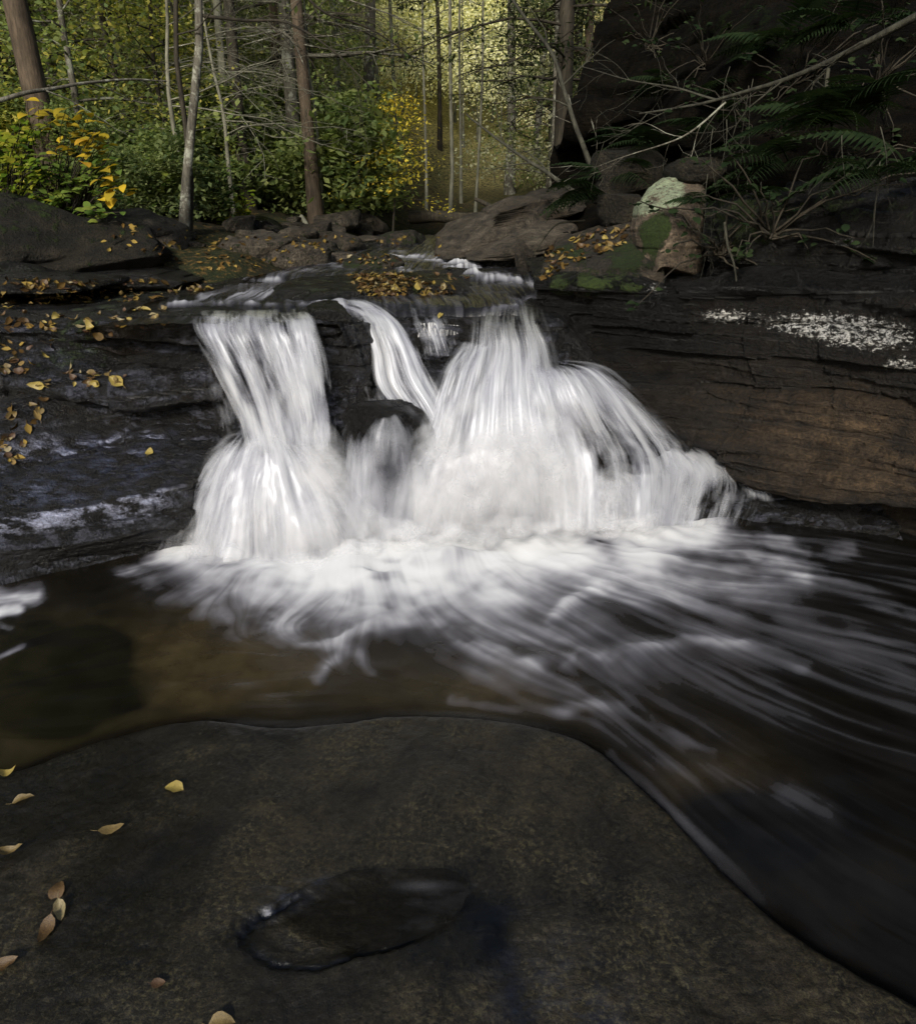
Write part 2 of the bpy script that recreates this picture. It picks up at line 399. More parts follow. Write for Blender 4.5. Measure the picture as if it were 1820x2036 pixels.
lip2 = [(6.6, 1.26), (5.5, 1.17), (4.35, 1.155), (4.15, 1.145), (4.16, 1.08), (4.17, .95), (4.17, .80), (4.14, .62), (4.05, .5), (3.95, .36), (3.85, .2), (3.75, .0), (3.7, -.4)]
mid1 = [(6.6, 1.26), (5.5, 1.18), (4.62, 1.17), (4.46, 1.13), (4.42, 1.02), (4.38, .92), (4.36, .80), (4.33, .66), (4.28, .5), (4.2, .36), (4.1, .2), (4.0, .0), (3.9, -.4)]
mid2 = [(6.6, 1.26), (5.5, 1.19), (4.72, 1.18), (4.56, 1.15), (4.54, 1.05), (4.50, .95), (4.47, .84), (4.40, .7), (4.3, .5), (4.2, .36), (4.1, .2), (4.0, .0), (3.9, -.4)]
rt1 = [(6.6, 1.26), (5.5, 1.19), (4.62, 1.16), (4.47, 1.12), (4.43, 1.0), (4.38, .9), (4.30, .80), (4.22, .68), (4.12, .5), (4.05, .36), (3.98, .2), (3.9, .0), (3.8, -.4)]
rt2 = [(6.6, 1.26), (5.5, 1.2), (4.95, 1.1), (4.7, 1.0), (4.5, .9), (4.4, .84), (4.32, .76), (4.24, .66), (4.18, .52), (4.14, .4), (4.08, .25), (4.0, .0), (3.9, -.4)]
rt3 = [(6.6, 1.3), (5.6, 1.1), (5.0, .85), (4.75, .72), (4.6, .6), (4.45, .54), (4.35, .5), (4.25, .45), (4.17, .36), (4.12, .25), (4.06, .15), (4.0, .0), (3.9, -.4)]
rt4 = [(6.6, 1.3), (5.8, .9), (5.3, .55), (5.0, .42), (4.7, .36), (4.5, .32), (4.35, .28), (4.25, .25), (4.18, .2), (4.12, .14), (4.06, .08), (4.0, -.05), (3.9, -.4)]
rt5 = [(6.6, 1.3), (5.9, .8), (5.4, .4), (5.0, .3), (4.7, .24), (4.4, .2), (4.2, .16), (4.0, .12), (3.9, .08), (3.8, .02), (3.7, -.05), (3.6, -.15), (3.5, -.4)]
cols_ = [far_left, far_left, far_left, far_left, far_left, left1, left2, left3, lip1, lip2, lip2, mid1, mid2, mid2, rt1, rt1, rt1, rt2, rt3, rt4, rt5]
C = np.array([[(x, y, z) for (y, z) in c] for x, c in zip(XS, [q if len(q) == 17 else up17(q) for q in cols_])]).swapaxes(0, 1)
G = loft(C, 420, 560, rowlin=True, cap=.5)
P0 = G.copy(); N0 = gnormals(G)
if N0[200, 280, 1] > 0: N0 = -N0
wface = sm(4.7, 4.3, P0[..., 1])
blk = P0 * np.array([1.6, 1.6, 3.2]); blk = blk + .5 * np.stack([fbm(P0 * 1.3, 2, 21), fbm(P0 * 1.3, 2, 22), fbm(P0 * 1.1, 2, 23)], -1)
blk = np.stack([_h(*[np.floor(blk[..., q]).astype(np.int64) for q in range(3)], 5)], -1)[..., 0]
dsp = (.10 * fbm(P0 * 2.0, 5, 1) + strata(P0, 8.0, .035, 4, .9) + .03 * blk + .02 * fbm(P0 * 9, 5, 6)) * (.2 + .8 * wface)
smooth_shelf = sm(.5, .42, P0[..., 2]) * sm(-1.4, -1.9, P0[..., 0])
dsp = dsp * (1 - .6 * smooth_shelf)
G = P0 + N0 * dsp[..., None]
mossL = .25 * sm(-1.6, -2.1, P0[..., 0]) * sm(.55, .95, P0[..., 2]) + .22 * np.exp(-((P0[..., 0] + 2.35) / .2) ** 2) * sm(.8, 1, P0[..., 2])
ledge = mk('rock_ledge', G, gridF(420, 560), MR_ledge, attrs={'gloss': .5 * sm(.6, .5, P0[..., 2]) * sm(.2, .32, P0[..., 2]) * sm(-1.45, -1.75, P0[..., 0]) + .09, 'moss': mossL, 'lichen': mossL * 0 - 1}, base=(-1, 4.2, 0))
tag(ledge, 'dark wet stepped rock ledge the waterfalls pour over', 'rock ledge')

# ------------------------------------------------------------------ foreground slab
edge_uv = [(-900, 1750), (-400, 1640), (0, 1538), (130, 1492), (280, 1445), (400, 1428), (540, 1441), (650, 1436), (800, 1419), (950, 1424), (1100, 1448), (1190, 1490), (1300, 1585), (1450, 1742), (1600, 1868), (1820, 1992), (2100, 2120), (2500, 2300)]
SLZ = .05
edge = np.array([atZ(u, v, SLZ)[:2] for u, v in edge_uv])
poly = np.vstack([edge, [[edge[-1, 0], -2.5]], [[edge[0, 0], -2.5]]])
def sdist(px, py, poly):
    d = np.full(px.shape, 1e9); ins = np.zeros(px.shape, bool)
    for a, b in zip(poly, np.roll(poly, -1, 0)):
        e = b - a; w0 = px - a[0]; w1 = py - a[1]
        t = np.clip((w0 * e[0] + w1 * e[1]) / (e @ e + 1e-12), 0, 1)
        d = np.minimum(d, np.hypot(w0 - t * e[0], w1 - t * e[1]))
        c = (a[1] <= py) != (b[1] <= py)
        ins ^= c & (px < a[0] + (py - a[1]) / (e[1] + 1e-12) * e[0])
    return np.where(ins, d, -d)
def crsmooth(P, n):
    return cr(np.asarray(P, float), np.linspace(0, len(P) - 1, n))
polyS = np.vstack([crsmooth(edge, 120), [[edge[-1, 0], -2.5]], [[edge[0, 0], -2.5]]])
pot_c = atZ(705, 1832, SLZ)[:2]
_px = atZ(470, 1832, SLZ)[0]; _px2 = atZ(950, 1832, SLZ)[0]
pot_rx = (_px2 - _px) / 2; pot_ry = (atZ(705, 1745, SLZ)[1] - atZ(705, 1930, SLZ)[1]) / 2
def pot(X, Y):
    """elliptic pothole field: 1 in the middle, 0 at the rim; tilted a little"""
    a = .22; dx = X - pot_c[0]; dy = Y - pot_c[1]
    ex = (dx * math.cos(a) + dy * math.sin(a)) / (pot_rx * 1.0); ey = (-dx * math.sin(a) + dy * math.cos(a)) / (pot_ry * .92)
    p = np.stack([X, Y, X * 0], -1)
    return 1 - np.hypot(ex, ey) + .22 * fbm(p * 5.5, 4, 77)
sx, sy = np.meshgrid(np.linspace(-2.2, 2.6, 640), np.linspace(.1, 2.45, 420))
p3 = np.stack([sx, sy, sx * 0], -1)
sd = sdist(sx, sy, polyS) + .010 * fbm(p3 * 6, 3, 41)
sz = SLZ + .035 * sm(0, 1.2, sd) + .013 * fbm(p3 * 1.7, 4, 42) * sm(0, .3, sd) + .006 * fbm(p3 * 9, 4, 43) + .0025 * fbm(p3 * 40, 2, 44)
sz = sz - .016 * np.exp(-np.maximum(sd, 0) / .012) - np.where(sd < 0, np.minimum(-sd * 1.6, .4), 0)
pf = pot(sx, sy)
sz = sz - .017 * sm(-.08, .34, pf + .10 * fbm(p3 * 16, 3, 482)) + .008 * sm(.34, .62, pf) * sm(.25, -.5, (sx - pot_c[0]) / pot_rx) + .004 * fbm(p3 * 60, 2, 47) * np.exp(-((pf - .12) / .16) ** 2)
# channel that drains the pothole toward the lower right
ch = np.array([atZ(u, v, SLZ)[:2] for u, v in [(930, 1810), (985, 1850), (1010, 1950), (1060, 2100)]]); 
def seg_d(X, Y, pl):
    d = np.full(X.shape, 1e9)
    for a, b in zip(pl[:-1], pl[1:]):
        e = b - a; t = np.clip(((X - a[0]) * e[0] + (Y - a[1]) * e[1]) / (e @ e), 0, 1)
        d = np.minimum(d, np.hypot(X - a[0] - t * e[0], Y - a[1] - t * e[1]))
    return d
gw = sm(.45, -.25, (sx - pot_c[0]) / pot_rx - 1.1 * (pot_c[1] - sy) / pot_ry)
sz = sz + gw * (-.011 * np.exp(-((pf - .05) / .07) ** 2) + .006 * fbm(p3 * 55, 3, 48) * np.exp(-((pf - .04) / .13) ** 2))
sz = sz - .010 * np.exp(-(seg_d(sx, sy, ch) / .07) ** 2) - .003 * np.exp(-((fbm(p3 * 1.3, 3, 481)) / .03) ** 2)
slab = mk('rock_slab', np.stack([sx, sy, sz], -1), gridF(420, 640), MR_slab, attrs={'gloss': .22 * np.exp(-((sx - (.18 + .35 * (1.25 - sy))) / .16) ** 2) * sm(1.35, 1.0, sy) + .5 * np.exp(-((sx + .42) / .10) ** 2 - ((sy - 1.33) / .05) ** 2), 'wet': np.clip(np.exp(-((pf - .06) / .13) ** 2) * sm(.55, -.35, (sx - pot_c[0]) / pot_rx - 1.2 * (pot_c[1] - sy) / pot_ry) + .8 * np.exp(-(seg_d(sx, sy, ch) / .045) ** 2) + .6 * sm(.05, .3, fbm(p3 * 2.3, 4, 49)), 0, 1), 'moss': sz * 0 - 1, 'lichen': sz * 0 - 1}, base=(0, 1.2, 0))
tag(slab, 'broad flat wet rock slab filling the foreground, with a water filled pothole', 'rock slab')
def slab_z(x, y):
    i = int(np.clip((y - .1) / 2.35 * 419, 0, 419)); j = int(np.clip((x + 2.2) / 4.8 * 639, 0, 639))
    return sz[i, j]

# ------------------------------------------------------------------ outcrop and cliff on the right
def ctl(rows): return np.array([[atY(*p) for p in r] for r in rows])
us = [1062, 1150, 1262, 1400, 1500, 1650, 1820, 2060, 2500, 3200]
Yb = np.array([4.85, 4.65, 4.45, 4.18, 3.98, 3.72, 3.42, 3.02, 2.6, 2.2])
vb = [625, 692, 800, 872, 945, 985, 1012, 1068, 1180, 1400]
vm = [602, 648, 705, 765, 800, 820, 838, 870, 930, 1080]
vt = [566, 560, 556, 560, 556, 552, 546, 530, 500, 440]
def mkrow(v, dY, du=0): return [(u + du, vv, y + dd) for u, vv, y, dd in zip(us, v, Yb, np.broadcast_to(dY, 10))]
under = [(P[0], P[1] + .75, -.25) for P in ctl([mkrow(vb, 0)])[0]]
under0 = [(P[0], P[1] + .55, max(P[2] - .12, .0)) for P in ctl([mkrow(vb, 0)])[0]]
body = ctl([mkrow(vb, 0), mkrow((.75 * np.array(vb) + .25 * np.array(vm)), -.07), mkrow((.35 * np.array(vb) + .65 * np.array(vm)), -.02), mkrow(vm, .04), mkrow((.5 * np.array(vm) + .5 * np.array(vt)), .0), mkrow(vt, .05)])
topb = np.array([[(P[0] * 1.0 + .02, P[1] + .5, P[2] + .03) for P in body[-1]], [(P[0] + .05, P[1] + 1.3, P[2] + .05) for P in body[-1]]])
Cc = np.concatenate([np.array([under, under0]), body, topb], 0)
G = loft(Cc, 330, 520, cap=.7)
N0 = gnormals(G)
if N0[160, 200, 1] > 0: N0 = -N0
P0 = G
q_ = P0 * np.array([1.5, 1.5, 5.2]) + .5 * np.stack([fbm(P0 * 1.2, 2, 521), fbm(P0 * 1.2, 2, 522), fbm(P0 * .9, 2, 523)], -1)
dsp = .05 * fbm(P0 * 1.6, 4, 51) + strata(P0, 5.5, .075, 54, .3, (-.05, .0)) + strata(P0, 19, .022, 58, .35) + .030 * _h(*[np.floor(q_[..., k]).astype(np.int64) for k in range(3)], 53) + .014 * fbm(P0 * 12, 4, 56)
G = P0 + N0 * dsp[..., None]
U_, V_ = proj(G)
def blob(u, v, ru, rv, s=0): return np.exp(-(((U_ - u) + s * (V_ - v)) / ru) ** 2 - ((V_ - v) / rv) ** 2)
lich = -.75 + 1.2 * np.clip(blob(1600, 640, 190, 40, -.4) + blob(1745, 675, 150, 46, -.4) + 1.1 * blob(1800, 728, 60, 16) + 1.0 * blob(1300, 572, 45, 22) + .95 * blob(1670, 478, 50, 30) + .8 * blob(1430, 625, 60, 20) + .6 * blob(1640, 545, 150, 10), 0, 1.12)
mossC = .55 * blob(1180, 560, 130, 22) + .12
lit_tan = np.clip(blob(1720, 850, 210, 75, -1.0) + .9 * blob(1720, 955, 220, 40) + .15, 0, 1) * np.clip(.75 + 1.2 * fbm(G * np.array([1.6, 1.6, 9.0]), 4, 59), .1, 1.3)  # sunlit lower right of the outcrop, painted into its colour
m = M_('outcrop'); bpy.data.materials.remove(m.m)
MR_cliff2 = rock_mat('outcrop_stone', (.0022, .0018, .0014), (.0120, .0095, .0068), rough=(.5, .8), lichen=(.36, .37, .37), bump=1.0, band=.6, spec=.3, bdist=.05)
nt = MR_cliff2.node_tree
prin = [n for n in nt.nodes if n.type == 'BSDF_PRINCIPLED'][0]
src = prin.inputs['Base Color'].links[0].from_socket
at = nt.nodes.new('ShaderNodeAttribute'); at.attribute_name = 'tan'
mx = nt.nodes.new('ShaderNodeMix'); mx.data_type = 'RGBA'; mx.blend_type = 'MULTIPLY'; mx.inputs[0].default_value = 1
rp = nt.nodes.new('ShaderNodeValToRGB'); rp.color_ramp.elements[0].color = (1, 1, 1, 1); rp.color_ramp.elements[1].color = (5.0, 4.5, 3.9, 1)  # 'tan' lifts the stone colour where the lit patch is painted
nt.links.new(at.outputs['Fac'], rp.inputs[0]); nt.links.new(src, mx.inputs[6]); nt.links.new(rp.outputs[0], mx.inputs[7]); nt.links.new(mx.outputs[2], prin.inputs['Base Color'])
outcrop = mk('rock_outcrop', G, gridF(330, 520), MR_cliff2, attrs={'moss': mossC, 'lichen': lich, 'tan': lit_tan, 'wet': np.clip(.9 * sm(600, 555, V_) * sm(1250, 1330, U_) + .62 * sm(840, 700, V_ + .10 * (1700 - U_)) + .3 * sm(1500, 1300, U_), 0, .95)}, base=(1.8, 4.2, 0))  # 'wet' here is shade over top and left, put into the colour
tag(outcrop, 'layered dark rock outcrop overhanging the pool, spotted with white lichen', 'rock outcrop')

yt = np.array(Yb) + .05
tier = [[(u, v_, y + d_) for u, v_, y in zip(us[3:], vv, yt[3:])] for vv, d_ in [
    ([572, 566, 562, 556, 540, 510, 450], .42), ([548, 545, 540, 532, 516, 486, 426], .22), ([500, 498, 490, 480, 462, 430, 370], .20), ([452, 448, 438, 426, 404, 368, 310], .30), ([408, 400, 386, 370, 346, 308, 250], .46), ([392, 384, 370, 352, 326, 288, 230], .9)]]
G = loft(ctl(tier), 190, 380, cap=.7); N0 = gnormals(G)
if N0[90, 150, 1] > 0: N0 = -N0
q_ = G * np.array([2.0, 2.0, 6.0]) + .5 * np.stack([fbm(G * 1.2, 2, 621), fbm(G * 1.2, 2, 622), fbm(G * .9, 2, 623)], -1)
G = G + N0 * (.09 * fbm(G * 1.8, 4, 71) + strata(G, 7.0, .075, 74, .4) + .04 * _h(*[np.floor(q_[..., k]).astype(np.int64) for k in range(3)], 73) + .014 * fbm(G * 12, 4, 76))[..., None]
U_, V_ = proj(G)
def blob(u, v, ru, rv, s=0): return np.exp(-(((U_ - u) + s * (V_ - v)) / ru) ** 2 - ((V_ - v) / rv) ** 2)
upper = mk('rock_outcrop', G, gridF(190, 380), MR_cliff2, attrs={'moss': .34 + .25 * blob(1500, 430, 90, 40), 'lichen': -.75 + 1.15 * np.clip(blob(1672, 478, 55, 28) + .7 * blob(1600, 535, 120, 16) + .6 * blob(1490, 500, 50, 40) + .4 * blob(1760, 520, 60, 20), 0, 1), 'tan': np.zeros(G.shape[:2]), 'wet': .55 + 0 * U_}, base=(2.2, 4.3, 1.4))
tag(upper, 'black mossy rock tier above the lichen streaked outcrop, right of the lichen capped block', 'rock outcrop')

# bank / cliff above the outcrop
usb = [1085, 1150, 1250, 1350, 1450, 1600, 1820, 2150, 2700, 3400]
rows = [
    (560, [5.6, 5.5, 5.3, 5.0, 4.8, 4.6, 4.3, 3.9, 3.4, 3.0]),
    (500, [7.0, 6.6, 6.2, 5.6, 5.25, 5.0, 4.7, 4.2, 3.7, 3.2]),
    (430, [8.2, 7.6, 6.8, 5.9, 5.2, 4.9, 4.6, 4.2, 3.7, 3.2]),
    (360, [8.6, 8.4, 7.8, 6.2, 5.3, 4.95, 4.6, 4.2, 3.7, 3.2]),
    (300, [8.8, 8.8, 8.4, 6.6, 5.5, 5.1, 4.7, 4.3, 3.8, 3.2]),
    (235, [8.3, 8.0, 7.4, 6.4, 5.7, 5.3, 4.9, 4.4, 3.9, 3.3]),
    (150, [8.6, 8.3, 7.5, 6.7, 6.1, 5.6, 5.2, 4.7, 4.1, 3.4]),
    (60, [9.2, 8.8, 8.0, 7.2, 6.6, 6.1, 5.6, 5.0, 4.3, 3.5]),
    (-60, [10, 9.6, 8.8, 8.0, 7.3, 6.7, 6.2, 5.5, 4.6, 3.7]),
    (-260, [12, 11.5, 10.5, 9.5, 8.6, 7.8, 7.2, 6.4, 5.2, 4.2]),
]
shift = {360: 8, 300: 10, 235: 55, 150: 85, 60: 105, -60: 150, -260: 200}
Cb = np.array([[atY(u + shift.get(v, 0) * np.interp(u, [1085, 1450], [1, 0]), v, y) for u, y in zip(usb, ys)] for v, ys in rows])
ext = []  # unseen run of cliff beside the camera, added to shade the right
for (x, y) in [(5.0, 1.6), (5.2, -.8), (5.6, -4.0)]:
    ext.append([(x + .35 * max(z_ - 2, 0), y, z_) for z_ in np.array([.3, .7, 1.1, 1.5, 1.9, 2.4, 2.9, 3.5, 4.2, 5.0])])
Cb = np.concatenate([Cb[:, :9], np.array(ext).swapaxes(0, 1)], 1)
G = loft(Cb, 260, 400); N0 = gnormals(G)
if N0[120, 120, 1] > 0: N0 = -N0
dsp = .16 * fbm(G * 1.2, 5, 61) + strata(G, 3.2, .16, 64, .4) + .03 * fbm(G * 7, 3, 66)
G = G + N0 * dsp[..., None]
U_, V_ = proj(G)
bl = -.9 + 1.25 * np.clip(.9 * blob(1420, 250, 60, 25) + .8 * blob(1500, 320, 90, 20) + .7 * blob(1640, 95, 40, 12) + .7 * blob(1130, 370, 30, 12), 0, 1)
cliff = mk('cliff', G, gridF(260, 400), MR_bank, attrs={'moss': .25 + .3 * blob(1500, 60, 140, 60), 'lichen': bl}, base=(2, 6, 1.3))
tag(cliff, 'steep dark cliff bank above the lichen spotted outcrop, hung with ferns and roots', 'cliff')

# ------------------------------------------------------------------ boulders and stones
import bmesh
_ico = {}
def ico(sub):
    if sub not in _ico:
        bm = bmesh.new(); bmesh.ops.create_icosphere(bm, subdivisions=sub, radius=1.0)
        V = np.array([v.co[:] for v in bm.verts]); F = np.array([[v.index for v in f.verts] for f in bm.faces]); bm.free()
        _ico[sub] = (V, F)
    return _ico[sub]
def boulder(name, label, c, size, rot=(0, 0, 0), seed=1, mat=None, cut=9, sub=5, boxy=.5, strat=(6, .03), moss=0.1, lich=-.6, rough=.07, group=None, cat='boulder', lichfn=None, mossfn=None):
    V, F = ico(sub); V = V.copy(); r = np.random.default_rng(seed)
    e = 1.0 / (1 + 2.2 * boxy)
    V = np.sign(V) * np.abs(V) ** e; V /= np.maximum(np.linalg.norm(V, axis=1, keepdims=True) ** .35, .2)
    for k in range((cut * 2 if cut > 3 else cut)):
        n = r.normal(size=3); n /= np.linalg.norm(n); d = r.uniform(.60, .92)
        h = V @ n - d; V = V - np.where(h > 0, h * .97, 0)[:, None] * n
    V = V * np.array(size) * .5
    mx_ = max(size)
    nn = V / (np.linalg.norm(V, axis=1, keepdims=True) + 1e-9)
    big = fbm(V * (2.6 / mx_) + seed, 3, seed); rid = 1 - np.abs(fbm(V * (6.0 / mx_) + seed * 3, 4, seed + 5)) * 2.2
    V = V + nn * mx_ * (rough * big + .022 * np.minimum(rid, .6))[:, None]
    V = V + nn * (strata(V + seed, strat[0] / max(size[2], .1) * .5, strat[1] * mx_ * .6, seed, .5) + .010 * mx_ * fbm(V * 14 / mx_, 4, seed + 2))[:, None]
    from mathutils import Euler
    Rm = np.array(Euler([RAD(a) for a in rot]).to_matrix())
    loc = V.copy(); V = V @ Rm.T + np.array(c)
    ma = np.full(len(V), moss) if mossfn is None else mossfn(V, loc)
    la = np.full(len(V), lich) if lichfn is None else lichfn(V, loc)
    o = mk(name, V, F, mat or MR_boulder, attrs={'moss': ma, 'lichen': la})
    return tag(o, label, cat, group)
def bD(name, label, u0, u1, v0, v1, Y, depth=None, **kw):
    """boulder covering the picture span u0..u1, v0..v1 at distance Y"""
    a = atY((u0 + u1) / 2, (v0 + v1) / 2, Y); w = (u1 - u0) / FD * np.linalg.norm(a - CAM); h = (v1 - v0) / FD * np.linalg.norm(a - CAM)
    return boulder(name, label, a, (w * 1.08, depth or w * .8, h * 1.08), **kw)

# left bank overhanging rocks
bD('boulder', 'huge dark undercut boulder on the left bank, below the yellow leaved bush', -330, 245, 430, 572, 6.1, 1.4, seed=12, cut=6, boxy=.6, mossfn=lambda V, L: .12 + .25 * sm(0, .4, L[:, 2]), mat=MR_mossy, rot=(20, 7, 4), strat=(5, .035), sub=6, rough=.08)
bD('boulder', 'cracked pale grey boulder with moss between the undercut boulder and the twin trunks', 205, 372, 440, 545, 6.9, 1.6, seed=15, cut=8, boxy=.5, moss=.2, mat=MR_dry, rot=(10, 8, -5))
bD('boulder', 'low mossy shelf rock under the overhang at the far left', -120, 190, 535, 575, 5.3, 1.0, seed=16, cut=5, boxy=.6, moss=.3, mat=MR_ledge)
bD('boulder', 'flat dark rock with moss behind the left ledge, strewn with leaves', 170, 420, 540, 566, 6.0, 1.0, seed=17, cut=5, boxy=.6, moss=.25, mat=MR_ledge)
stones = [
    ('rounded grey stone below the twin trunks', 385, 440, 508, 548, 7.6), ('stone with mossy side at the water edge left of the rapids', 430, 492, 520, 552, 7.5),
    ('tilted flat stone beside the mossy wedge rock', 420, 500, 497, 530, 8.2), ('leaf covered tan block of stone on the far bank', 527, 592, 482, 525, 8.6),
    ('dark wedge shaped stone with moss at the head of the rapids', 585, 685, 478, 528, 8.2), ('round end of a cut stone beside the tan block', 575, 600, 470, 505, 9.0),
    ('bright mossy stone in front of the tan block', 555, 612, 500, 528, 8.0), ('small wet stone at the stream margin', 470, 540, 522, 545, 7.7),
    ('long flat grey stone beyond the tan block', 590, 660, 462, 480, 10.5), ('broad flat stone behind the middle trunk', 640, 715, 455, 482, 10.8),
    ('brown flat stone right of the middle trunk base', 690, 770, 470, 492, 10.0), ('dark mossy boulder at the head of the stream below the yellow sapling', 745, 850, 460, 505, 9.4),
    ('small stone among the roots left of the yellow sapling', 680, 745, 485, 512, 9.0), ('low rounded stone between the rapids and the dark boulder', 700, 760, 497, 516, 8.5),
    ('dark wet stone splitting the upper rapids', 880, 935, 478, 515, 8.2), ('leaf dotted dark stone under the tilted slab', 900, 990, 500, 535, 7.4),
    ('black wet block right of the upper rapids', 960, 1045, 505, 552, 6.9), ('grey ledge stone behind the standing stone', 1050, 1150, 480, 520, 6.9),
    ('tan stone at the far left bank under the shrubs', 500, 545, 470, 492, 9.5), ('grey stone at the far path edge', 455, 510, 478, 500, 9.6),
]
for k, (lb, u0, u1, v0, v1, Y) in enumerate(stones):
    dk = 'wet' in lb or 'dark' in lb
    bD('stone', lb, u0, u1, v0, v1 + 8, Y, seed=100 + k, cut=8, sub=4, boxy=.45, moss=.42 if 'moss' in lb else .12, mat=MR_ledge if 'wet' in lb else (MR_boulder if dk or 'moss' in lb else MR_dry), rot=(random.Random(k).uniform(-8, 8), random.Random(k + 50).uniform(-10, 10), random.Random(k + 9).uniform(-25, 25)), cat='stone', strat=(3, .02))
# many small stones on the far shore
rs = np.random.default_rng(5)
small = []
for k in range(95):
    Y = rs.uniform(7.0, 11.5); side = -1 if rs.uniform() < .75 else 1
    X = stream_x(Y) + side * (stream_w(Y) + rs.uniform(-.25, 1.5)); s = rs.uniform(.08, .3) if k % 4 else rs.uniform(.3, .55)
    small.append((X, Y, s))
for k, (X, Y, s) in enumerate(small):
    z = float(ground_z(np.array([X]), np.array([Y]))[0])
    boulder('stone', 'small loose stone on the leafy far shore', (X, Y, z + s * .12), (s * 1.4, s, s * .6), seed=300 + k, sub=4, cut=6, boxy=.7, moss=.34, mat=[MR_boulder, MR_dry, MR_ledge][k % 3], rot=(rs.uniform(-12, 12), rs.uniform(-12, 12), rs.uniform(0, 180)), group='small stones along the far shore', cat='stone')

# tilted slabs at mid right
for k, (lb, u0, u1, v0, v1, Y, rz, ry) in enumerate([
        ('large tilted layered slab of grey rock resting above the upper rapids', 880, 1160, 412, 482, 7.6, 0, -9),
        ('thin upper layer of the tilted grey slab below the leaning saplings', 1000, 1160, 385, 425, 7.9, 5, -14),
        ('pale lower layer of the tilted slab, lit at its lower edge', 930, 1130, 452, 492, 7.2, -4, -8)]):
    bD('slab', lb, u0, u1, v0, v1, Y, 1.2, seed=70 + k, cut=4, boxy=1.0, moss=.05, lich=-.3, mat=MR_dry if k != 1 else MR_boulder, rot=(6, ry, rz), strat=(5, .05), cat='rock slab')
bD('stone', 'short upright standing stone beside the right hand rapids', 1026, 1062, 476, 556, 6.4, .2, seed=81, cut=6, boxy=.75, moss=.15, mat=MR_boulder, rot=(4, -5, 10), cat='stone')
# mossy boulders on the outcrop
def mf(lo, hi, k): return lambda V, L: k * sm(hi, lo, L[:, 2] / (np.abs(L[:, 2]).max()))
def loft_rock(name, label, rows, nr, nc, mat, seed, amp=.02, st=(9, .022), bl=.012, mossf=None, lichf=None, cat='boulder', rowlin=True):
    G = loft(ctl(rows), nr, nc, rowlin=rowlin, cap=.6); N = gnormals(G)
    if N[nr // 2, nc // 2, 1] > 0: N = -N
    q = G * np.array([2.6, 2.6, 5.0]) + .4 * np.stack([fbm(G * 2, 2, seed), fbm(G * 2, 2, seed + 1), fbm(G * 2, 2, seed + 2)], -1)
    bk = _h(*[np.floor(q[..., k]).astype(np.int64) for k in range(3)], seed)
    G = G + N * (amp * fbm(G * 4, 4, seed) + strata(G, st[0], st[1], seed, .4) + bl * bk + .25 * amp * fbm(G * 22, 3, seed + 5))[..., None]
    U, V = proj(G)
    return tag(mk(name, G, gridF(nr, nc), mat, attrs={'moss': mossf(U, V, G), 'lichen': lichf(U, V, G)}), label, cat)
def bb(U, V, u, v, ru, rv): return np.exp(-((U - u) / ru) ** 2 - ((V - v) / rv) ** 2)
loft_rock('boulder', 'low mossy boulder covered with brown leaves at the lip of the right hand fall', [
    [(1120, 470, 6.0), (1150, 455, 6.0), (1200, 440, 5.9), (1260, 430, 5.7), (1320, 430, 5.5)],
    [(1095, 492, 5.5), (1128, 478, 5.5), (1180, 462, 5.45), (1245, 450, 5.3), (1320, 452, 5.15)],
    [(1076, 532, 5.05), (1110, 520, 5.0), (1172, 508, 4.95), (1240, 500, 4.88), (1320, 506, 4.75)],
    [(1066, 556, 4.92), (1106, 546, 4.80), (1170, 540, 4.72), (1240, 540, 4.66), (1320, 545, 4.58)],
    [(1064, 578, 4.92), (1104, 582, 4.76), (1168, 588, 4.66), (1240, 594, 4.60), (1320, 598, 4.54)],
    [(1070, 592, 5.05), (1106, 602, 4.92), (1168, 610, 4.82), (1240, 618, 4.74), (1320, 622, 4.7)],
    [(1085, 590, 5.4), (1112, 600, 5.3), (1170, 610, 5.2), (1240, 616, 5.1), (1320, 620, 5.0)]], 170, 200, MR_boulder, 84, mossf=lambda U, V, G: .34 + .6 * bb(U, V, 1170, 565, 75, 22) + .5 * bb(U, V, 1255, 510, 40, 40) + .3 * bb(U, V, 1130, 500, 40, 20), lichf=lambda U, V, G: -.30 + .6 * bb(U, V, 1090, 545, 25, 20) + .8 * bb(U, V, 1265, 570, 45, 30) + .6 * bb(U, V, 1220, 480, 40, 20))
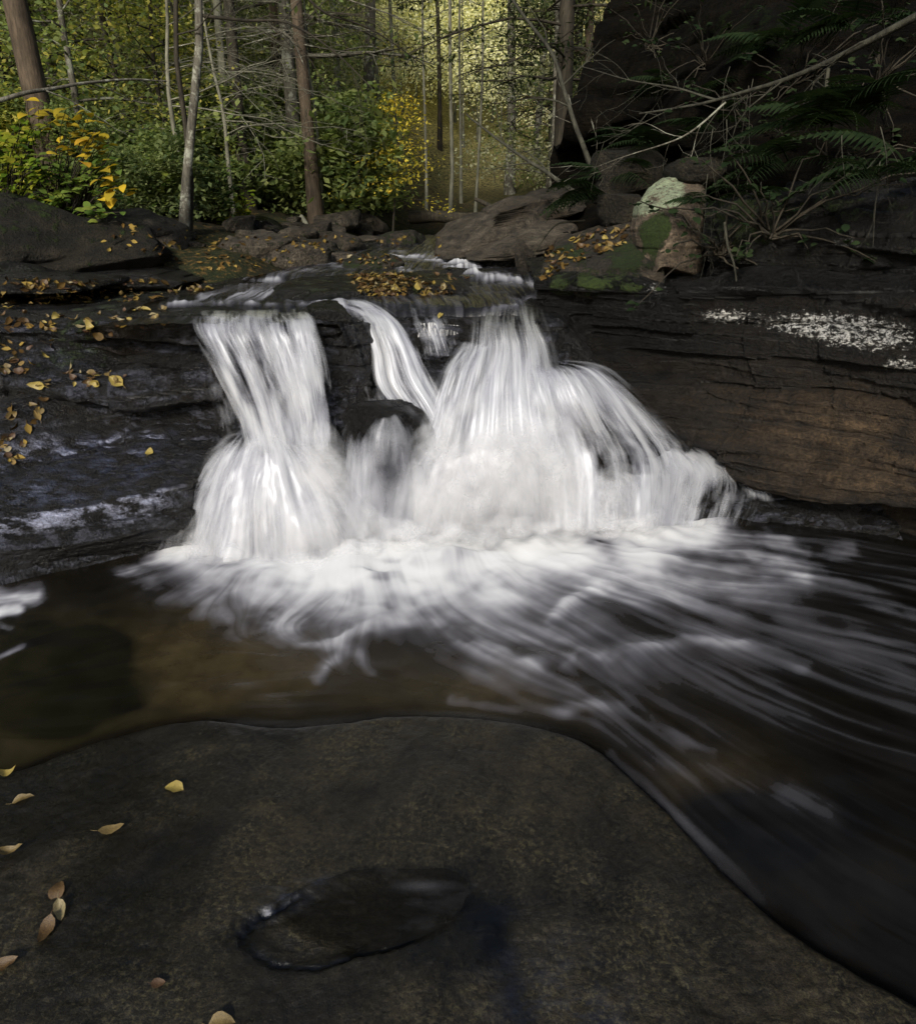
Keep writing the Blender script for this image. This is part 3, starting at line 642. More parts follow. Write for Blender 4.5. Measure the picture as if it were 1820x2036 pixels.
loft_rock('boulder', 'upright block with pale green lichen on top and thick moss on its side', [
    [(1300, 372, 5.6), (1305, 366, 5.5), (1330, 352, 5.45), (1364, 350, 5.4), (1400, 362, 5.35), (1404, 366, 5.5)],
    [(1284, 382, 5.2), (1292, 372, 5.12), (1326, 356, 5.08), (1366, 354, 5.04), (1398, 366, 5.04), (1402, 372, 5.3)],
    [(1262, 412, 5.2), (1272, 408, 4.95), (1312, 405, 4.80), (1352, 396, 4.78), (1396, 386, 4.88), (1401, 390, 5.3)],
    [(1252, 455, 5.2), (1260, 456, 4.92), (1300, 458, 4.72), (1338, 450, 4.66), (1394, 444, 4.84), (1399, 446, 5.3)],
    [(1254, 505, 5.2), (1262, 508, 4.92), (1296, 514, 4.70), (1326, 508, 4.62), (1391, 506, 4.82), (1396, 506, 5.3)],
    [(1258, 548, 5.2), (1266, 550, 4.95), (1294, 556, 4.74), (1318, 530, 4.60), (1388, 546, 4.80), (1393, 546, 5.3)],
    [(1262, 556, 5.3), (1268, 560, 5.1), (1294, 566, 4.95), (1320, 540, 4.9), (1386, 556, 5.0), (1390, 556, 5.4)]], 170, 150, MR_tan, 88, amp=.014, st=(11, .012), bl=.008,
    mossf=lambda U, V, G: -.1 + 1.0 * bb(U, V, 1292, 478, 34, 50) + .7 * bb(U, V, 1320, 440, 26, 30) + .6 * bb(U, V, 1300, 395, 12, 8) + .5 * bb(U, V, 1282, 410, 12, 10) - .8 * sm(1325, 1345, U) * sm(435, 470, V),
    lichf=lambda U, V, G: -.9 + 1.7 * sm(455, 410, V + .25 * (U - 1300)) * sm(1385, 1350, U) + .4 * bb(U, V, 1268, 495, 14, 20) - .4 * bb(U, V, 1300, 395, 12, 8))
bD('boulder', 'dark flat capstone with curled leaves behind the lichen block', 1340, 1450, 322, 362, 5.25, .6, seed=90, cut=5, boxy=1.1, moss=.3, lich=-.4, mat=MR_mossy, strat=(3, .03))
bD('boulder', 'brown rock wedged under the ferns left of the lichen block', 1195, 1262, 392, 465, 5.6, .5, seed=92, cut=5, boxy=.9, moss=.25, mat=MR_mossy)
bD('boulder', 'grey layered rocks set in the bank behind the ferns', 1190, 1330, 300, 400, 6.2, .7, seed=93, cut=5, boxy=1.0, moss=.2, lich=-.35, mat=MR_mossy, strat=(8, .05))
# midstream mossy rocks that carry leaves
bD('boulder', 'low mossy rock in the upper stream, strewn with yellow leaves', 575, 930, 552, 622, 5.6, 1.5, seed=95, cut=3, boxy=.2, moss=.35, mat=MR_ledge, sub=6, rough=.05, strat=(2, .006))
bD('boulder', 'small mossy hump with yellow leaves, farthest midstream rock', 690, 800, 508, 546, 6.9, .7, seed=96, cut=4, boxy=.2, moss=.5, mat=MR_boulder)
bD('boulder', 'long low leaf strewn rock between the two upper rapids', 800, 1000, 535, 566, 6.3, .6, seed=97, cut=4, boxy=.3, moss=.2, mat=MR_ledge)
# dark rounded boulder between the falls
bD('boulder', 'smooth black boulder between the left and the main waterfall', 655, 870, 800, 1050, 4.12, .5, seed=98, cut=4, boxy=.2, moss=-1, lich=-1, mat=MR_ledge, rough=.07, strat=(2, .012), sub=6)
bD('boulder', 'wet black rock lump at the brink between the left and middle falls', 585, 700, 598, 660, 4.45, .4, seed=99, cut=5, boxy=.4, moss=-.6, lich=-1, mat=MR_ledge)
# ------------------------------------------------------------------ leaves lying on rocks need to find the surface
_dg = bpy.context.evaluated_depsgraph_get()
def surf_hit(u, v):
    dg = _dg
    d = Vector(ray(u, v)).normalized()
    ok, loc, nor, _, ob, _ = scene.ray_cast(dg, Vector(CAM), d)
    if not ok: return None, None, None
    return np.array(loc), np.array(nor) * (1 if nor.dot(d) < 0 else -1), ob
bpy.context.view_layer.update()
leaf_spots = []
def scatter(n, polyuv, rng, glab, dens=None, maxY=9):
    us_ = [p[0] for p in polyuv]; vs_ = [p[1] for p in polyuv]
    P = np.array(polyuv, float); c = 0; tries = 0
    while c < n and tries < n * 40:
        tries += 1
        u = rng.uniform(min(us_), max(us_)); v = rng.uniform(min(vs_), max(vs_))
        if sdist(np.array([u]), np.array([v]), P)[0] < 0: continue
        if dens is not None and rng.uniform() > dens(u, v): continue
        L, N, ob = surf_hit(u, v)
        if L is None or L[1] > maxY or N[2] < .2: continue
        leaf_spots.append((L, N, glab)); c += 1
rl = np.random.default_rng(77)
G_LEDGE = 'fallen leaves on the left rock ledge'; G_MID = 'fallen leaves on the midstream rocks'
G_LIP = 'fallen leaves on the mossy boulder at the fall lip'; G_SHORE = 'fallen leaves on the far ledge'
scatter(34, [(0, 600), (120, 640), (110, 720), (60, 900), (0, 960)], rl, G_LEDGE)
scatter(26, [(110, 612), (330, 612), (330, 660), (110, 680)], rl, G_LEDGE)
scatter(20, [(130, 730), (260, 745), (255, 775), (130, 765)], rl, G_LEDGE)
scatter(70, [(0, 560), (350, 562), (430, 575), (330, 595), (0, 606)], rl, G_SHORE, lambda u, v: 1 - .6 * (v - 560) / 46)
scatter(105, [(680, 548), (760, 545), (900, 575), (930, 600), (840, 606), (720, 580)], rl, G_MID)
scatter(34, [(690, 510), (790, 508), (860, 535), (960, 560), (940, 570), (800, 550)], rl, G_MID)
scatter(34, [(1075, 560), (1085, 500), (1160, 465), (1250, 450), (1240, 490), (1130, 530)], rl, G_LIP)
litter_spots = []
def scatter_litter(n, polyuv, rng, maxY=12):
    k = len(leaf_spots); scatter(n, polyuv, rng, '', maxY=maxY)
    litter_spots.extend([s[:2] for s in leaf_spots[k:]]); del leaf_spots[k:]
scatter_litter(150, [(0, 556), (420, 560), (430, 580), (330, 598), (0, 608)], rl)
scatter_litter(170, [(690, 545), (770, 545), (900, 572), (930, 598), (840, 606), (720, 585)], rl)
scatter_litter(50, [(0, 600), (120, 640), (110, 720), (60, 900), (0, 960)], rl)
scatter_litter(80, [(1075, 560), (1085, 500), (1160, 465), (1250, 450), (1240, 490), (1130, 530)], rl)
scatter_litter(170, [(380, 470), (880, 470), (880, 520), (400, 540)], rl, 12)
scatter_litter(30, [(205, 445), (372, 445), (372, 520), (205, 500)], rl, 12)

# ------------------------------------------------------------------ water sheets: long silky foam made by dragging noise along the current
def stroke(U, V, pts, w, k, U2=None):
    """soft stroke through pts (photo measure), half width w, strength k"""
    pts = crsmooth(np.array(pts, float), len(pts) * 3) if len(pts) > 2 else np.array(pts, float)
    d2 = np.full(U.shape, 1e12)
    for a, b in zip(pts[:-1], pts[1:]):
        e = b - a; t = np.clip(((U - a[0]) * e[0] + (V - a[1]) * e[1]) / (e @ e + 1e-9), 0, 1)
        d2 = np.minimum(d2, (U - a[0] - t * e[0]) ** 2 + (V - a[1] - t * e[1]) ** 2)
    return k * np.exp(-d2 / (w * w))
def bil(A, i, j):
    nr, nc = A.shape
    i = np.clip(i, 0, nr - 1.001); j = np.clip(j, 0, nc - 1.001)
    i0 = i.astype(np.int64); j0 = j.astype(np.int64); fi = i - i0; fj = j - j0
    return (A[i0, j0] * (1 - fi) + A[i0 + 1, j0] * fi) * (1 - fj) + (A[i0, j0 + 1] * (1 - fi) + A[i0 + 1, j0 + 1] * fi) * fj
def flow_field(X, Y, flows, z, ptsonly=None):
    wx = np.zeros(X.shape); wy = np.zeros(X.shape); ws = np.zeros(X.shape)
    for (u, v, du, dv) in flows:
        a = atZ(u, v, z); b = atZ(u + du * 12, v + dv * 12, z); d = (b - a)[:2]; d = d / np.linalg.norm(d)
        w = 1 / ((X - a[0]) ** 2 + (Y - a[1]) ** 2 + .01) ** 1.6
        wx += w * d[0]; wy += w * d[1]; ws += w
    n = np.hypot(wx, wy) + 1e-9
    return wx / n, wy / n
def lic(A, X, Y, wx, wy, step, n):
    """line integral of A along the flow, both ways"""
    dYi = np.gradient(Y, axis=0); dXi = np.gradient(X, axis=0); dXj = np.gradient(X, axis=1)
    vi = wy / dYi; vj = (wx - dXi * vi) / dXj
    I, J = np.meshgrid(np.arange(A.shape[0], dtype=float), np.arange(A.shape[1], dtype=float), indexing='ij')
    s = A.copy(); tot = 1.0
    for sg in (1, -1):
        i = I.copy(); j = J.copy()
        for k in range(n if sg < 0 else int(n * .5)):
            a = bil(vi, i, j); b = bil(vj, i, j)
            i = i + sg * step * a; j = j + sg * step * b
            w = 1 - k / n
            s = s + w * bil(A, i, j); tot += w
    return s / tot
def norm01(a):
    lo, hi = np.percentile(a, 2), np.percentile(a, 98); return np.clip((a - lo) / (hi - lo), 0, 1)

rw = np.random.default_rng(3)
# ---- pool
nr, nc = 640, 1080
Yv = .45 * (5.0 / .45) ** np.linspace(0, 1, nr)
sp = np.linspace(-1, 1, nc); sp = 1.22 * sp + .75 * sp ** 5
PX = sp[None, :] * (.55 + .64 * Yv[:, None]); PY = np.repeat(Yv[:, None], nc, 1)
PP = np.stack([PX, PY, PX * 0], -1)
U0, V0 = proj(PP)
wn = np.stack([PX, PY, PX * 0], -1)
U = U0 + 14 * fbm(wn * 5, 3, 201) + 7 * fbm(wn * 14, 2, 205); V = V0 + 10 * fbm(wn * 5, 3, 202) + 6 * fbm(wn * 14, 2, 206)
flows = [(500, 1130, -1, .3), (380, 1120, -1, .25), (420, 1170, -.7, .6), (600, 1180, -.2, 1), (700, 1230, .2, 1), (800, 1180, .3, 1), (900, 1120, .35, .9), (1000, 1190, .8, .55), (1100, 1150, 1, .32),
         (1300, 1100, 1, .12), (1450, 1070, 1, .1), (1500, 1160, 1, .12), (1700, 1230, 1, .22), (1200, 1250, .85, .55), (1400, 1240, 1, .35), (1600, 1320, 1, .38), (1000, 1350, .8, .6), (1000, 1280, .9, .42),
         (1200, 1370, .75, .65), (1100, 1430, 1, .15), (1250, 1470, .75, .65), (1400, 1620, .72, .7), (1600, 1800, .75, .62), (1780, 1940, .8, .55), (1620, 1600, .88, .45), (1800, 1500, 1, .35), (1780, 1760, .9, .5),
         (600, 1350, 1, -.15), (420, 1360, 1, -.3), (200, 1250, .6, -.2), (80, 1180, -1, .1), (700, 1300, -.1, 1), (650, 1400, 1, -.08), (900, 1390, 1, .1)]
wx, wy = flow_field(PX, PY, flows, 0)
turb = fbm(wn * 4.5, 3, 210); 
calm = np.exp(-((U0 - 560) / 190) ** 2 - ((V0 - 1210) / 70) ** 2) + .6 * np.exp(-((U0 - 1350) / 130) ** 2 - ((V0 - 1090) / 25) ** 2)
ang = 1.5 * turb * np.clip(calm, 0, 1) + .22 * turb
wx, wy = wx * np.cos(ang) - wy * np.sin(ang), wx * np.sin(ang) + wy * np.cos(ang)
core = (stroke(U, V, [(350, 1095), (430, 1125), (520, 1140), (640, 1135), (780, 1110), (900, 1085), (1050, 1065), (1200, 1052), (1400, 1048)], 34, 1.15)
        + stroke(U, V, [(700, 1120), (900, 1115), (1100, 1100), (1280, 1095)], 48, 1.0)
        + stroke(U, V, [(760, 1150), (900, 1165), (1000, 1165)], 45, .75)
        + stroke(U, V, [(560, 1150), (680, 1180), (800, 1210)], 34, .55))
mid = (stroke(U, V, [(1000, 1100), (1150, 1130), (1300, 1140), (1450, 1150), (1600, 1172)], 34, .85)
       + stroke(U, V, [(1150, 1160), (1350, 1180), (1560, 1190)], 26, .35)
       + stroke(U, V, [(1100, 1228), (1140, 1195), (1200, 1165), (1240, 1160)], 13, .9)
       + stroke(U, V, [(590, 1275), (660, 1278), (700, 1262), (745, 1243), (830, 1238)], 9, .75)
       + stroke(U, V, [(850, 1240), (930, 1278), (1010, 1305), (1090, 1325), (1160, 1312), (1205, 1303)], 15, .85)
       + stroke(U, V, [(1205, 1303), (1340, 1287), (1440, 1270), (1530, 1290), (1600, 1325)], 9, .5)
       + stroke(U, V, [(690, 1283), (660, 1310), (635, 1345)], 12, .35) + stroke(U, V, [(690, 1283), (715, 1310), (740, 1330)], 12, .25)
       + stroke(U, V, [(900, 1398), (1040, 1415), (1120, 1420), (1165, 1402), (1240, 1412), (1330, 1460), (1420, 1492)], 10, .42)
       + stroke(U, V, [(880, 1260), (1020, 1215), (1160, 1260)], 50, .22)
       + stroke(U, V, [(900, 1200), (1050, 1270), (1240, 1330)], 34, .24)
       + stroke(U, V, [(1230, 1300), (1420, 1330), (1600, 1400)], 34, .12)
       + stroke(U, V, [(960, 1330), (1080, 1360), (1250, 1400)], 30, .16)
       + stroke(U, V, [(1280, 1200), (1500, 1230), (1820, 1290)], 28, .22)
       + stroke(U, V, [(1400, 1250), (1650, 1310), (1850, 1400)], 34, .12)
       + stroke(U, V, [(1215, 1500), (1262, 1560)], 12, .35)
       + stroke(U, V, [(1262, 1560), (1370, 1650), (1450, 1745), (1560, 1835), (1700, 1922), (1850, 2010)], 22, .22)  # with the stroke above: slab-edge flow, mostly sky reflection painted as foam
       + stroke(U, V, [(1190, 1430), (1300, 1500), (1500, 1560)], 20, .07)
       + stroke(U, V, [(1560, 1570), (1640, 1612)], 26, .34)  # bluish sky reflection, painted in as foam
       + stroke(U, V, [(1680, 1720), (1850, 1815)], 26, .07)
       + stroke(U, V, [(1300, 1545), (1480, 1640), (1640, 1790)], 45, .05))
side = (stroke(U, V, [(-30, 1195), (30, 1188), (75, 1180)], 13, 1.1) + stroke(U, V, [(-20, 1225), (35, 1215)], 9, .9)
        + stroke(U, V, [(20, 1290), (45, 1280)], 6, .25) + stroke(U, V, [(-10, 1310), (12, 1295)], 6, .25) + stroke(U, V, [(5, 1245), (30, 1250)], 5, .5)
        + stroke(U, V, [(355, 1105), (290, 1125), (240, 1140)], 16, .35) + stroke(U, V, [(130, 1105), (160, 1080)], 7, .5) + stroke(U, V, [(140, 1075), (200, 1060)], 4, .2)
        + stroke(U, V, [(300, 1160), (400, 1200), (480, 1250)], 28, .13) + stroke(U, V, [(560, 1230), (620, 1190), (700, 1220)], 40, .30) + stroke(U, V, [(420, 1165), (520, 1195), (560, 1240)], 32, .30)
        + stroke(U, V, [(1400, 1062), (1520, 1075), (1600, 1100)], 12, .25)
        + stroke(U, V, [(1560, 1110), (1680, 1170), (1830, 1232)], 16, .06) + stroke(U, V, [(1630, 1105), (1690, 1095)], 14, .14) + stroke(U, V, [(1250, 1060), (1400, 1085), (1540, 1120), (1600, 1150)], 14, .38))
nz1 = norm01(vn(wn * 60, 221) + .6 * vn(wn * 150, 222) + .5 * rw.uniform(-1, 1, PX.shape))
nz2 = norm01(vn(wn * 22, 223) + .5 * vn(wn * 50, 225))
L1 = norm01(lic(nz1, PX, PY, wx, wy, .0085, 42)); L2 = norm01(lic(nz2, PX, PY, wx, wy, .013, 34))
LL = norm01(.25 * L1 + .75 * L2)
mid = mid * np.clip(.62 + 1.1 * fbm(wn * np.array([7, 7, 1]), 3, 233), .12, 1.25)
side = side * np.clip(.6 + 1.0 * fbm(wn * 9, 3, 234), .1, 1.2)
dm = lic(mid * (.35 + 1.0 * nz2), PX, PY, wx, wy, .019, 22)
cr_t = fbm(wn * 9, 4, 230)
foam = np.clip(core * (.72 + .3 * LL + .95 * fbm(wn * 5, 3, 230)), 0, 1.3) + (.55 * mid + .28 * dm) * (.32 + .75 * LL ** 1.5) * (.35 + .65 * sm(1650, 1200, U0)) * (.55 + .45 * sm(1420, 1260, V0)) + side * (.25 + .9 * LL)  # foam streaks, with sky reflections painted in among them
foam = foam + .03 * sm(1000, 1250, U0) * sm(1900, 1300, V0) * LL ** 2
foam = np.clip(foam, 0, None); foam = 1 - np.exp(-1.7 * foam)
foam = np.where(foam < .03, foam * .5, foam)
hz = .03 * core * (.7 + 1.1 * fbm(wn * 5, 2, 240)) + .014 * np.clip(mid, 0, 1) + .02 * fbm(wn * np.array([2.2, 3.2, 1]), 3, 241) + .008 * (LL - .5) * np.clip(core + mid, 0, 1)
hz = hz + .02 * stroke(U, V, [(1140, 1215), (1300, 1205)], 40, 1) + .015 * stroke(U, V, [(900, 1250), (1100, 1310), (1400, 1275)], 28, 1)
sdw = sdist(PX, PY, polyS)
hz = np.where(sdw > -.25, hz * sm(.0, -.25, sdw) + .012 * sm(-.1, 0, sdw), hz)
mot = np.clip(.35 + .9 * fbm(wn * 1.6, 4, 250), 0, 1)
brown = np.exp(-((U0 - 420) / 260) ** 2 - ((V0 - 1330) / 95) ** 2) + .8 * np.exp(-((U0 - 950) / 200) ** 2 - ((V0 - 1380) / 60) ** 2) + .55 * np.exp(-((U0 - 1450) / 150) ** 2 - ((V0 - 1560) / 70) ** 2) + .4 * np.exp(-((U0 - 60) / 70) ** 2 - ((V0 - 1460) / 40) ** 2)
rock_and_shade = sm(-.12, .4, 1 - np.hypot((U0 - 90) / 190, (V0 - 1345) / 105) + .5 * fbm(wn * 2.6, 4, 255)) + .6 * sm(-.3, .6, 1 - np.hypot((U0 - 1500 - .5 * (V0 - 1650)) / 130, (V0 - 1640) / 90) + .25 * fbm(wn * 4, 3, 256)) + .8 * sm(1450, 1800, U0) * sm(1750, 1200, V0)  # sunken rocks; last term is shade on the right, put into the colour
mot = np.clip((.12 + .95 * brown) * (.55 + .9 * mot) - rock_and_shade, 0, 1)
opq = np.clip(.82 + .18 * sm(-.02, -.5, sdw), 0, 1) * sm(.06, -.16, sdw) + .0
opq = np.clip(opq + .15, 0, .97)
pw = water_mat('pool_water', (.0034, .003, .0022), (.033, .0245, .0118), .26)
keep = None
pool = mk('water', PP + np.stack([PX * 0, PX * 0, hz], -1), gridF(nr, nc), pw, attrs={'foam': foam, 'lic': LL * np.clip(.25 + mid - core, 0, .7), 'mot': mot, 'opaque': opq}, base=(0, 2, 0))
tag(pool, kind='structure')

# ---- still film of water in the pothole and the trickle that leaves it
qx, qy = np.meshgrid(np.linspace(pot_c[0] - 1.15 * pot_rx, pot_c[0] + 1.15 * pot_rx, 200), np.linspace(pot_c[1] - 1.25 * pot_ry, pot_c[1] + 1.25 * pot_ry, 150))
pq = pot(qx, qy); q3 = np.stack([qx, qy, qx * 0], -1)
qz = np.full(qx.shape, SLZ + .031) + .0016 * fbm(q3 * np.array([26, 60, 1]), 3, 71) * sm(-.2, .6, (qx - pot_c[0]) / pot_rx)
wq = sm(-.55, -.05, (qx - pot_c[0]) / pot_rx - .55 * (pot_c[1] - qy) / pot_ry + .25 * fbm(q3 * 9, 3, 72))
Fq = gridF(150, 200); Fq = Fq[(pq.ravel()[Fq].min(1) > -.02) & (wq.ravel()[Fq].max(1) > .02)]
pm = water_mat('puddle_water', (.004, .004, .004), (.012, .011, .009), .12, (.6, .6, .58))
tag(mk('water', np.stack([qx, qy, qz], -1), Fq, pm, attrs={'foam': .03 * sm(.1, .5, fbm(q3 * np.array([10, 30, 1]), 3, 73)) * wq + .16 * np.exp(-((qx - pot_c[0] - .55 * pot_rx) / (.2 * pot_rx)) ** 2 - ((qy - pot_c[1] - .62 * pot_ry) / (.12 * pot_ry)) ** 2), 'lic': .5 + .5 * fbm(q3 * np.array([30, 70, 1]), 2, 74), 'mot': wq * .7, 'opaque': .34 * wq}, base=(float(pot_c[0]), float(pot_c[1]), SLZ)), kind='structure')  # pale bands in 'foam' are reflections painted on the still water

# ---- upper stream
nr, nc = 420, 520
Yv = 4.12 * (10.5 / 4.12) ** np.linspace(0, 1, nr)
PX = np.linspace(-2.3, 1.25, nc)[None, :] * np.interp(Yv, [4, 6, 10], [1.0, .95, 1.0])[:, None] + 0 * Yv[:, None]; PY = np.repeat(Yv[:, None], nc, 1)
Zw = plateau(PX, PY) + .012
wn = np.stack([PX, PY, PX * 0], -1)
a = np.abs(PX - stream_x(PY)) - stream_w(PY)
Zw = Zw - .10 * sm(.1, .7, a)
Zw = Zw - .20 * sm(4.40, 4.12, PY) * sm(-.68, -.55, PX) - .5 * sm(4.62, 4.40, PY) * sm(-.7, -.5, PX)
Zw = Zw - .4 * sm(.38, .62, PX) * sm(5.6, 4.4, PY)
PP = np.stack([PX, PY, Zw], -1)
U0, V0 = proj(PP)
U = U0 + 8 * fbm(wn * 4, 3, 301); V = V0 + 3 * fbm(wn * 4, 3, 302)
fl = [(950, 520, -.2, 1), (800, 520, -1, .5), (720, 540, -1, .3), (600, 560, -1, .25), (480, 580, -.3, 1), (560, 600, 0, 1), (640, 610, .6, 1), (760, 600, .6, .6), (900, 600, .7, .5), (1000, 570, .5, 1), (1000, 610, .3, 1), (400, 600, -.2, 1), (850, 620, .2, 1)]
wx, wy = flow_field(PX, PY, fl, 1.2)
riser = stroke(U, V, [(400, 592), (480, 585), (560, 583), (640, 588), (680, 592)], 8, .45)
teeth = norm01(vn(np.stack([PX * 26, PX * 0, PX * 0], -1), 311) + .5 * vn(np.stack([PX * 60, PX * 0, PX * 0], -1), 312))
d0 = (stroke(U, V, [(335, 606), (400, 602), (480, 600), (560, 604), (640, 602)], 4, .5) * (.4 + .8 * teeth)
      + stroke(U, V, [(470, 553), (550, 552)], 4, .5) + stroke(U, V, [(640, 598), (680, 608), (730, 622)], 9, .7)
      + stroke(U, V, [(780, 508), (850, 514), (960, 528)], 7, .7) + stroke(U, V, [(880, 515), (945, 540)], 10, 1.6)
      + stroke(U, V, [(805, 537), (845, 556)], 9, 1.2) + stroke(U, V, [(965, 550), (1010, 556), (1070, 568)], 7, 1.5)
      + stroke(U, V, [(1080, 588), (1000, 606), (950, 625)], 7, .25) + stroke(U, V, [(560, 540), (640, 530), (700, 525)], 7, .18)
      + stroke(U, V, [(400, 570), (600, 565), (700, 590), (850, 610)], 16, .07))
nz = norm01(vn(wn * 40, 321) + .6 * rw.uniform(-1, 1, PX.shape))
L1 = norm01(lic(nz, PX, PY, wx, wy, .014, 30))
d0 = d0 * np.clip(.45 + 1.3 * fbm(wn * np.array([9, 5, 1]), 3, 335), .08, 1.1)
foam = d0 * (.10 + 1.1 * L1) + riser * np.clip(teeth * 1.5 - .5, 0, 1) + .05 * L1 ** 2
foam = 1 - np.exp(-1.5 * np.clip(foam, 0, None))
foam = np.where(foam < .03, foam * .5, foam)
hz = .012 * (L1 - .5) + .018 * fbm(wn * 3, 3, 330) + .02 * d0
mot = np.clip(.12 + .5 * fbm(wn * 1.4, 3, 331), 0, 1)
opq = np.clip(.85 * sm(.35, .05, a), 0, 1)
sw = water_mat('stream_water', (.008, .008, .009), (.03, .026, .02), .24)
Fs_ = gridF(nr, nc); Fs_ = Fs_[(plateau(PX, PY) - Zw).ravel()[Fs_].max(1) < .13]
st = mk('stream_water', PP + np.stack([PX * 0, PX * 0, hz], -1), Fs_, sw, attrs={'foam': foam, 'lic': L1 * .7, 'mot': mot, 'opaque': opq}, base=(0, 6, 1))
tag(st, kind='structure')

# ------------------------------------------------------------------ waterfalls
MF = fall_mat('falling_water', 54, 1.6)
MF_thin = fall_mat('thin_falling_water', 34, 1.5, .37, .70)
MF_spray = fall_mat('spray_water', 30, 1.3, .34, .62, white=(.60, .605, .625), k=.3)
def sheet(name, parent, cs, dens, mat, nr=90, nc=110, layers=2, gap=.03, clear=None, edge=.14, bottom=.16, top=.04, seed=1, bulge=.05, amp=.02, s0=0.0):
    """falling sheet. cs: list of (uL,vL,uR,vR,Y); dens per section"""
    mb = MB(); UV = []; DE = []; CL = []
    for k in range(layers):
        rows = []
        for (u0, v0, u1, v1, Y) in cs:
            a = atY(u0, v0, Y); b = atY(u1, v1, Y)
            t = np.linspace(0, 1, 7)[:, None]
            r = a * (1 - t) + b * t
            r[:, 1] -= bulge * np.sin(math.pi * t[:, 0])
            rows.append(r)
        G = loft(np.array(rows), nr, nc)
        tt = np.linspace(0, 1, nr); ss = np.linspace(0, 1, nc)
        S, T = np.meshgrid(ss, tt)
        N = gnormals(G); N = np.where((N[..., 1] > 0)[..., None], -N, N)
        q = np.stack([S * 9, T * 1.5, S * 0 + k * 5], -1)
        G = G + N * (gap * k + amp * fbm(q, 3, seed + k) * np.minimum(T * 5, 1))[..., None]
        W = np.linalg.norm(np.array(rows)[:, -1] - np.array(rows)[:, 0], axis=1).mean(); H = 1.0
        de = np.interp(params(np.array(rows), nr), np.arange(len(cs)), dens)[:, None] * np.ones_like(S)
        jag = .5 + .5 * fbm(np.stack([S * 12, T * 2, S * 0], -1), 3, seed + 40 + k)
        ed = np.minimum(S, 1 - S) / edge; de = de * sm(0, 1, ed + 1.0 * (jag - .5))
        de = de * np.clip(.86 + .75 * fbm(np.stack([S * 5.5 + .35 * T, T * 1.6, S * 0 + 3], -1), 3, seed + 60 + k), .3, 1.15)
        bt = (1 - T) / max(bottom, 1e-3); de = de * sm(0, 1, bt + .6 * (jag - .5) * sm(1, .4, bt))
        tp = T / max(top, 1e-3); de = de * sm(-.1, 1, tp)
        de = de * (1.0 if k == 0 else .72)
        c = np.zeros_like(S) if clear is None else np.interp(T, [0, clear[0], clear[0] + clear[1], 1.0], [1, .85, 0, 0]) * (.7 + .6 * (jag - .3))
        mb.add(G.reshape(-1, 3), gridF(nr, nc)); UV.append(np.stack([(S + k * 3.37 + s0) * W * .9, T + k * 1.7], -1).reshape(-1, 2)); DE.append(de.ravel()); CL.append(np.clip(c, 0, 1).ravel())
    V = np.concatenate(mb.V); F = np.concatenate(mb.F); F = F[np.concatenate(DE)[F].max(1) > .03]
    return mk(name, V, F, mat, parent, {'dens': np.concatenate(DE), 'clear': np.concatenate(CL)}, uv=np.concatenate(UV))
def dome(name, parent, c, r0, R, h, dens, mat, a0=-20, a1=200, power=1.8, layers=3, seed=1, nr=70, nc=150, amp=.09, topd=.0, skew=(0, 0), flare=.8, soft=1.7):
    """spray thrown outward from where the fall strikes rock. c: ground centre; r0: (x,y) top radius; R: (x,y) base radius"""
    mb = MB(); UV = []; DE = []
    for k in range(layers):
        sc = (.80, .92, 1.02, 1.1)[k]
        T, A = np.meshgrid(np.linspace(0, 1, nr), np.radians(np.linspace(a0, a1, nc)), indexing='ij')
        q = np.stack([np.cos(A) * 2.2, np.sin(A) * 2.2, T * 1.2 + .12 * k], -1)
        n = fbm(q * 1.5, 4, seed)
        rx = (r0[0] + (R[0] * sc - r0[0]) * T ** flare) * (1 + amp * 2.2 * n * T); ry = (r0[1] + (R[1] * sc - r0[1]) * T ** flare) * (1 + amp * 2.2 * n * T)
        z = c[2] + h * (1 - T ** power) * (1 + .12 * (k - 1) * .5 + amp * 1.5 * fbm(q * 1.2 + 4, 3, seed + 20)) 
        X = c[0] + rx * np.cos(A) + skew[0] * (1 - T); Y = c[1] - ry * np.sin(A) + skew[1] * (1 - T)
        jag = fbm(np.stack([A * 5, T * 2, T * 0 + k], -1), 4, seed + 50)
        de = dens[k] * sm(-.02, .34, T + topd + .22 * jag) * np.clip(np.sin(np.clip(A, 0, math.pi)) + .12 * jag, 0, 1) ** soft * 1.4
        de = de * (1 - .5 * sm(.6, 1.0, T + .3 * jag))
        mb.add(np.stack([X, Y, z], -1).reshape(-1, 3), gridF(nr, nc))
        UV.append(np.stack([A * .55 + k * 4.1, T * .9 + k], -1).reshape(-1, 2)); DE.append(de.ravel())
    V = np.concatenate(mb.V); DEc = np.concatenate(DE); F = np.concatenate(mb.F); F = F[DEc[F].max(1) > .03]
    return mk(name, V, F, mat, parent, {'dens': DEc, 'clear': DEc * 0}, uv=np.concatenate(UV))

def mist_mat():
    m = M_('drifting_spray')
    nz = m.noise(m.obj(), 9, 4, .6)
    lw = m.n('LayerWeight', {'Blend': .5}).outputs['Facing']
    f = m.math('POWER', m.math('SUBTRACT', 1.0, lw, True), 2.2)
    al = m.math('MULTIPLY', m.math('MULTIPLY', f, m.attr('dens')), m.rng(nz, .3, .7, .35, 1.25), True)
    nrm = soft_normal(m, .22)
    d = m.n('BsdfDiffuse', {'Color': (.60, .605, .62), 'Normal': nrm}); t = m.n('BsdfTranslucent', {'Color': (.60, .605, .62), 'Normal': nrm})
    sh = m.n('MixShader', {0: .3, 1: d.outputs[0], 2: t.outputs[0]}).outputs[0]
    al = m.math('MULTIPLY', al, m.math('SUBTRACT', 1.0, m.n('NewGeometry').outputs['Backfacing']))
    return m.surf(m.n('MixShader', {0: al, 1: m.n('BsdfTransparent').outputs[0], 2: sh}).outputs[0])
MF_mist = mist_mat()
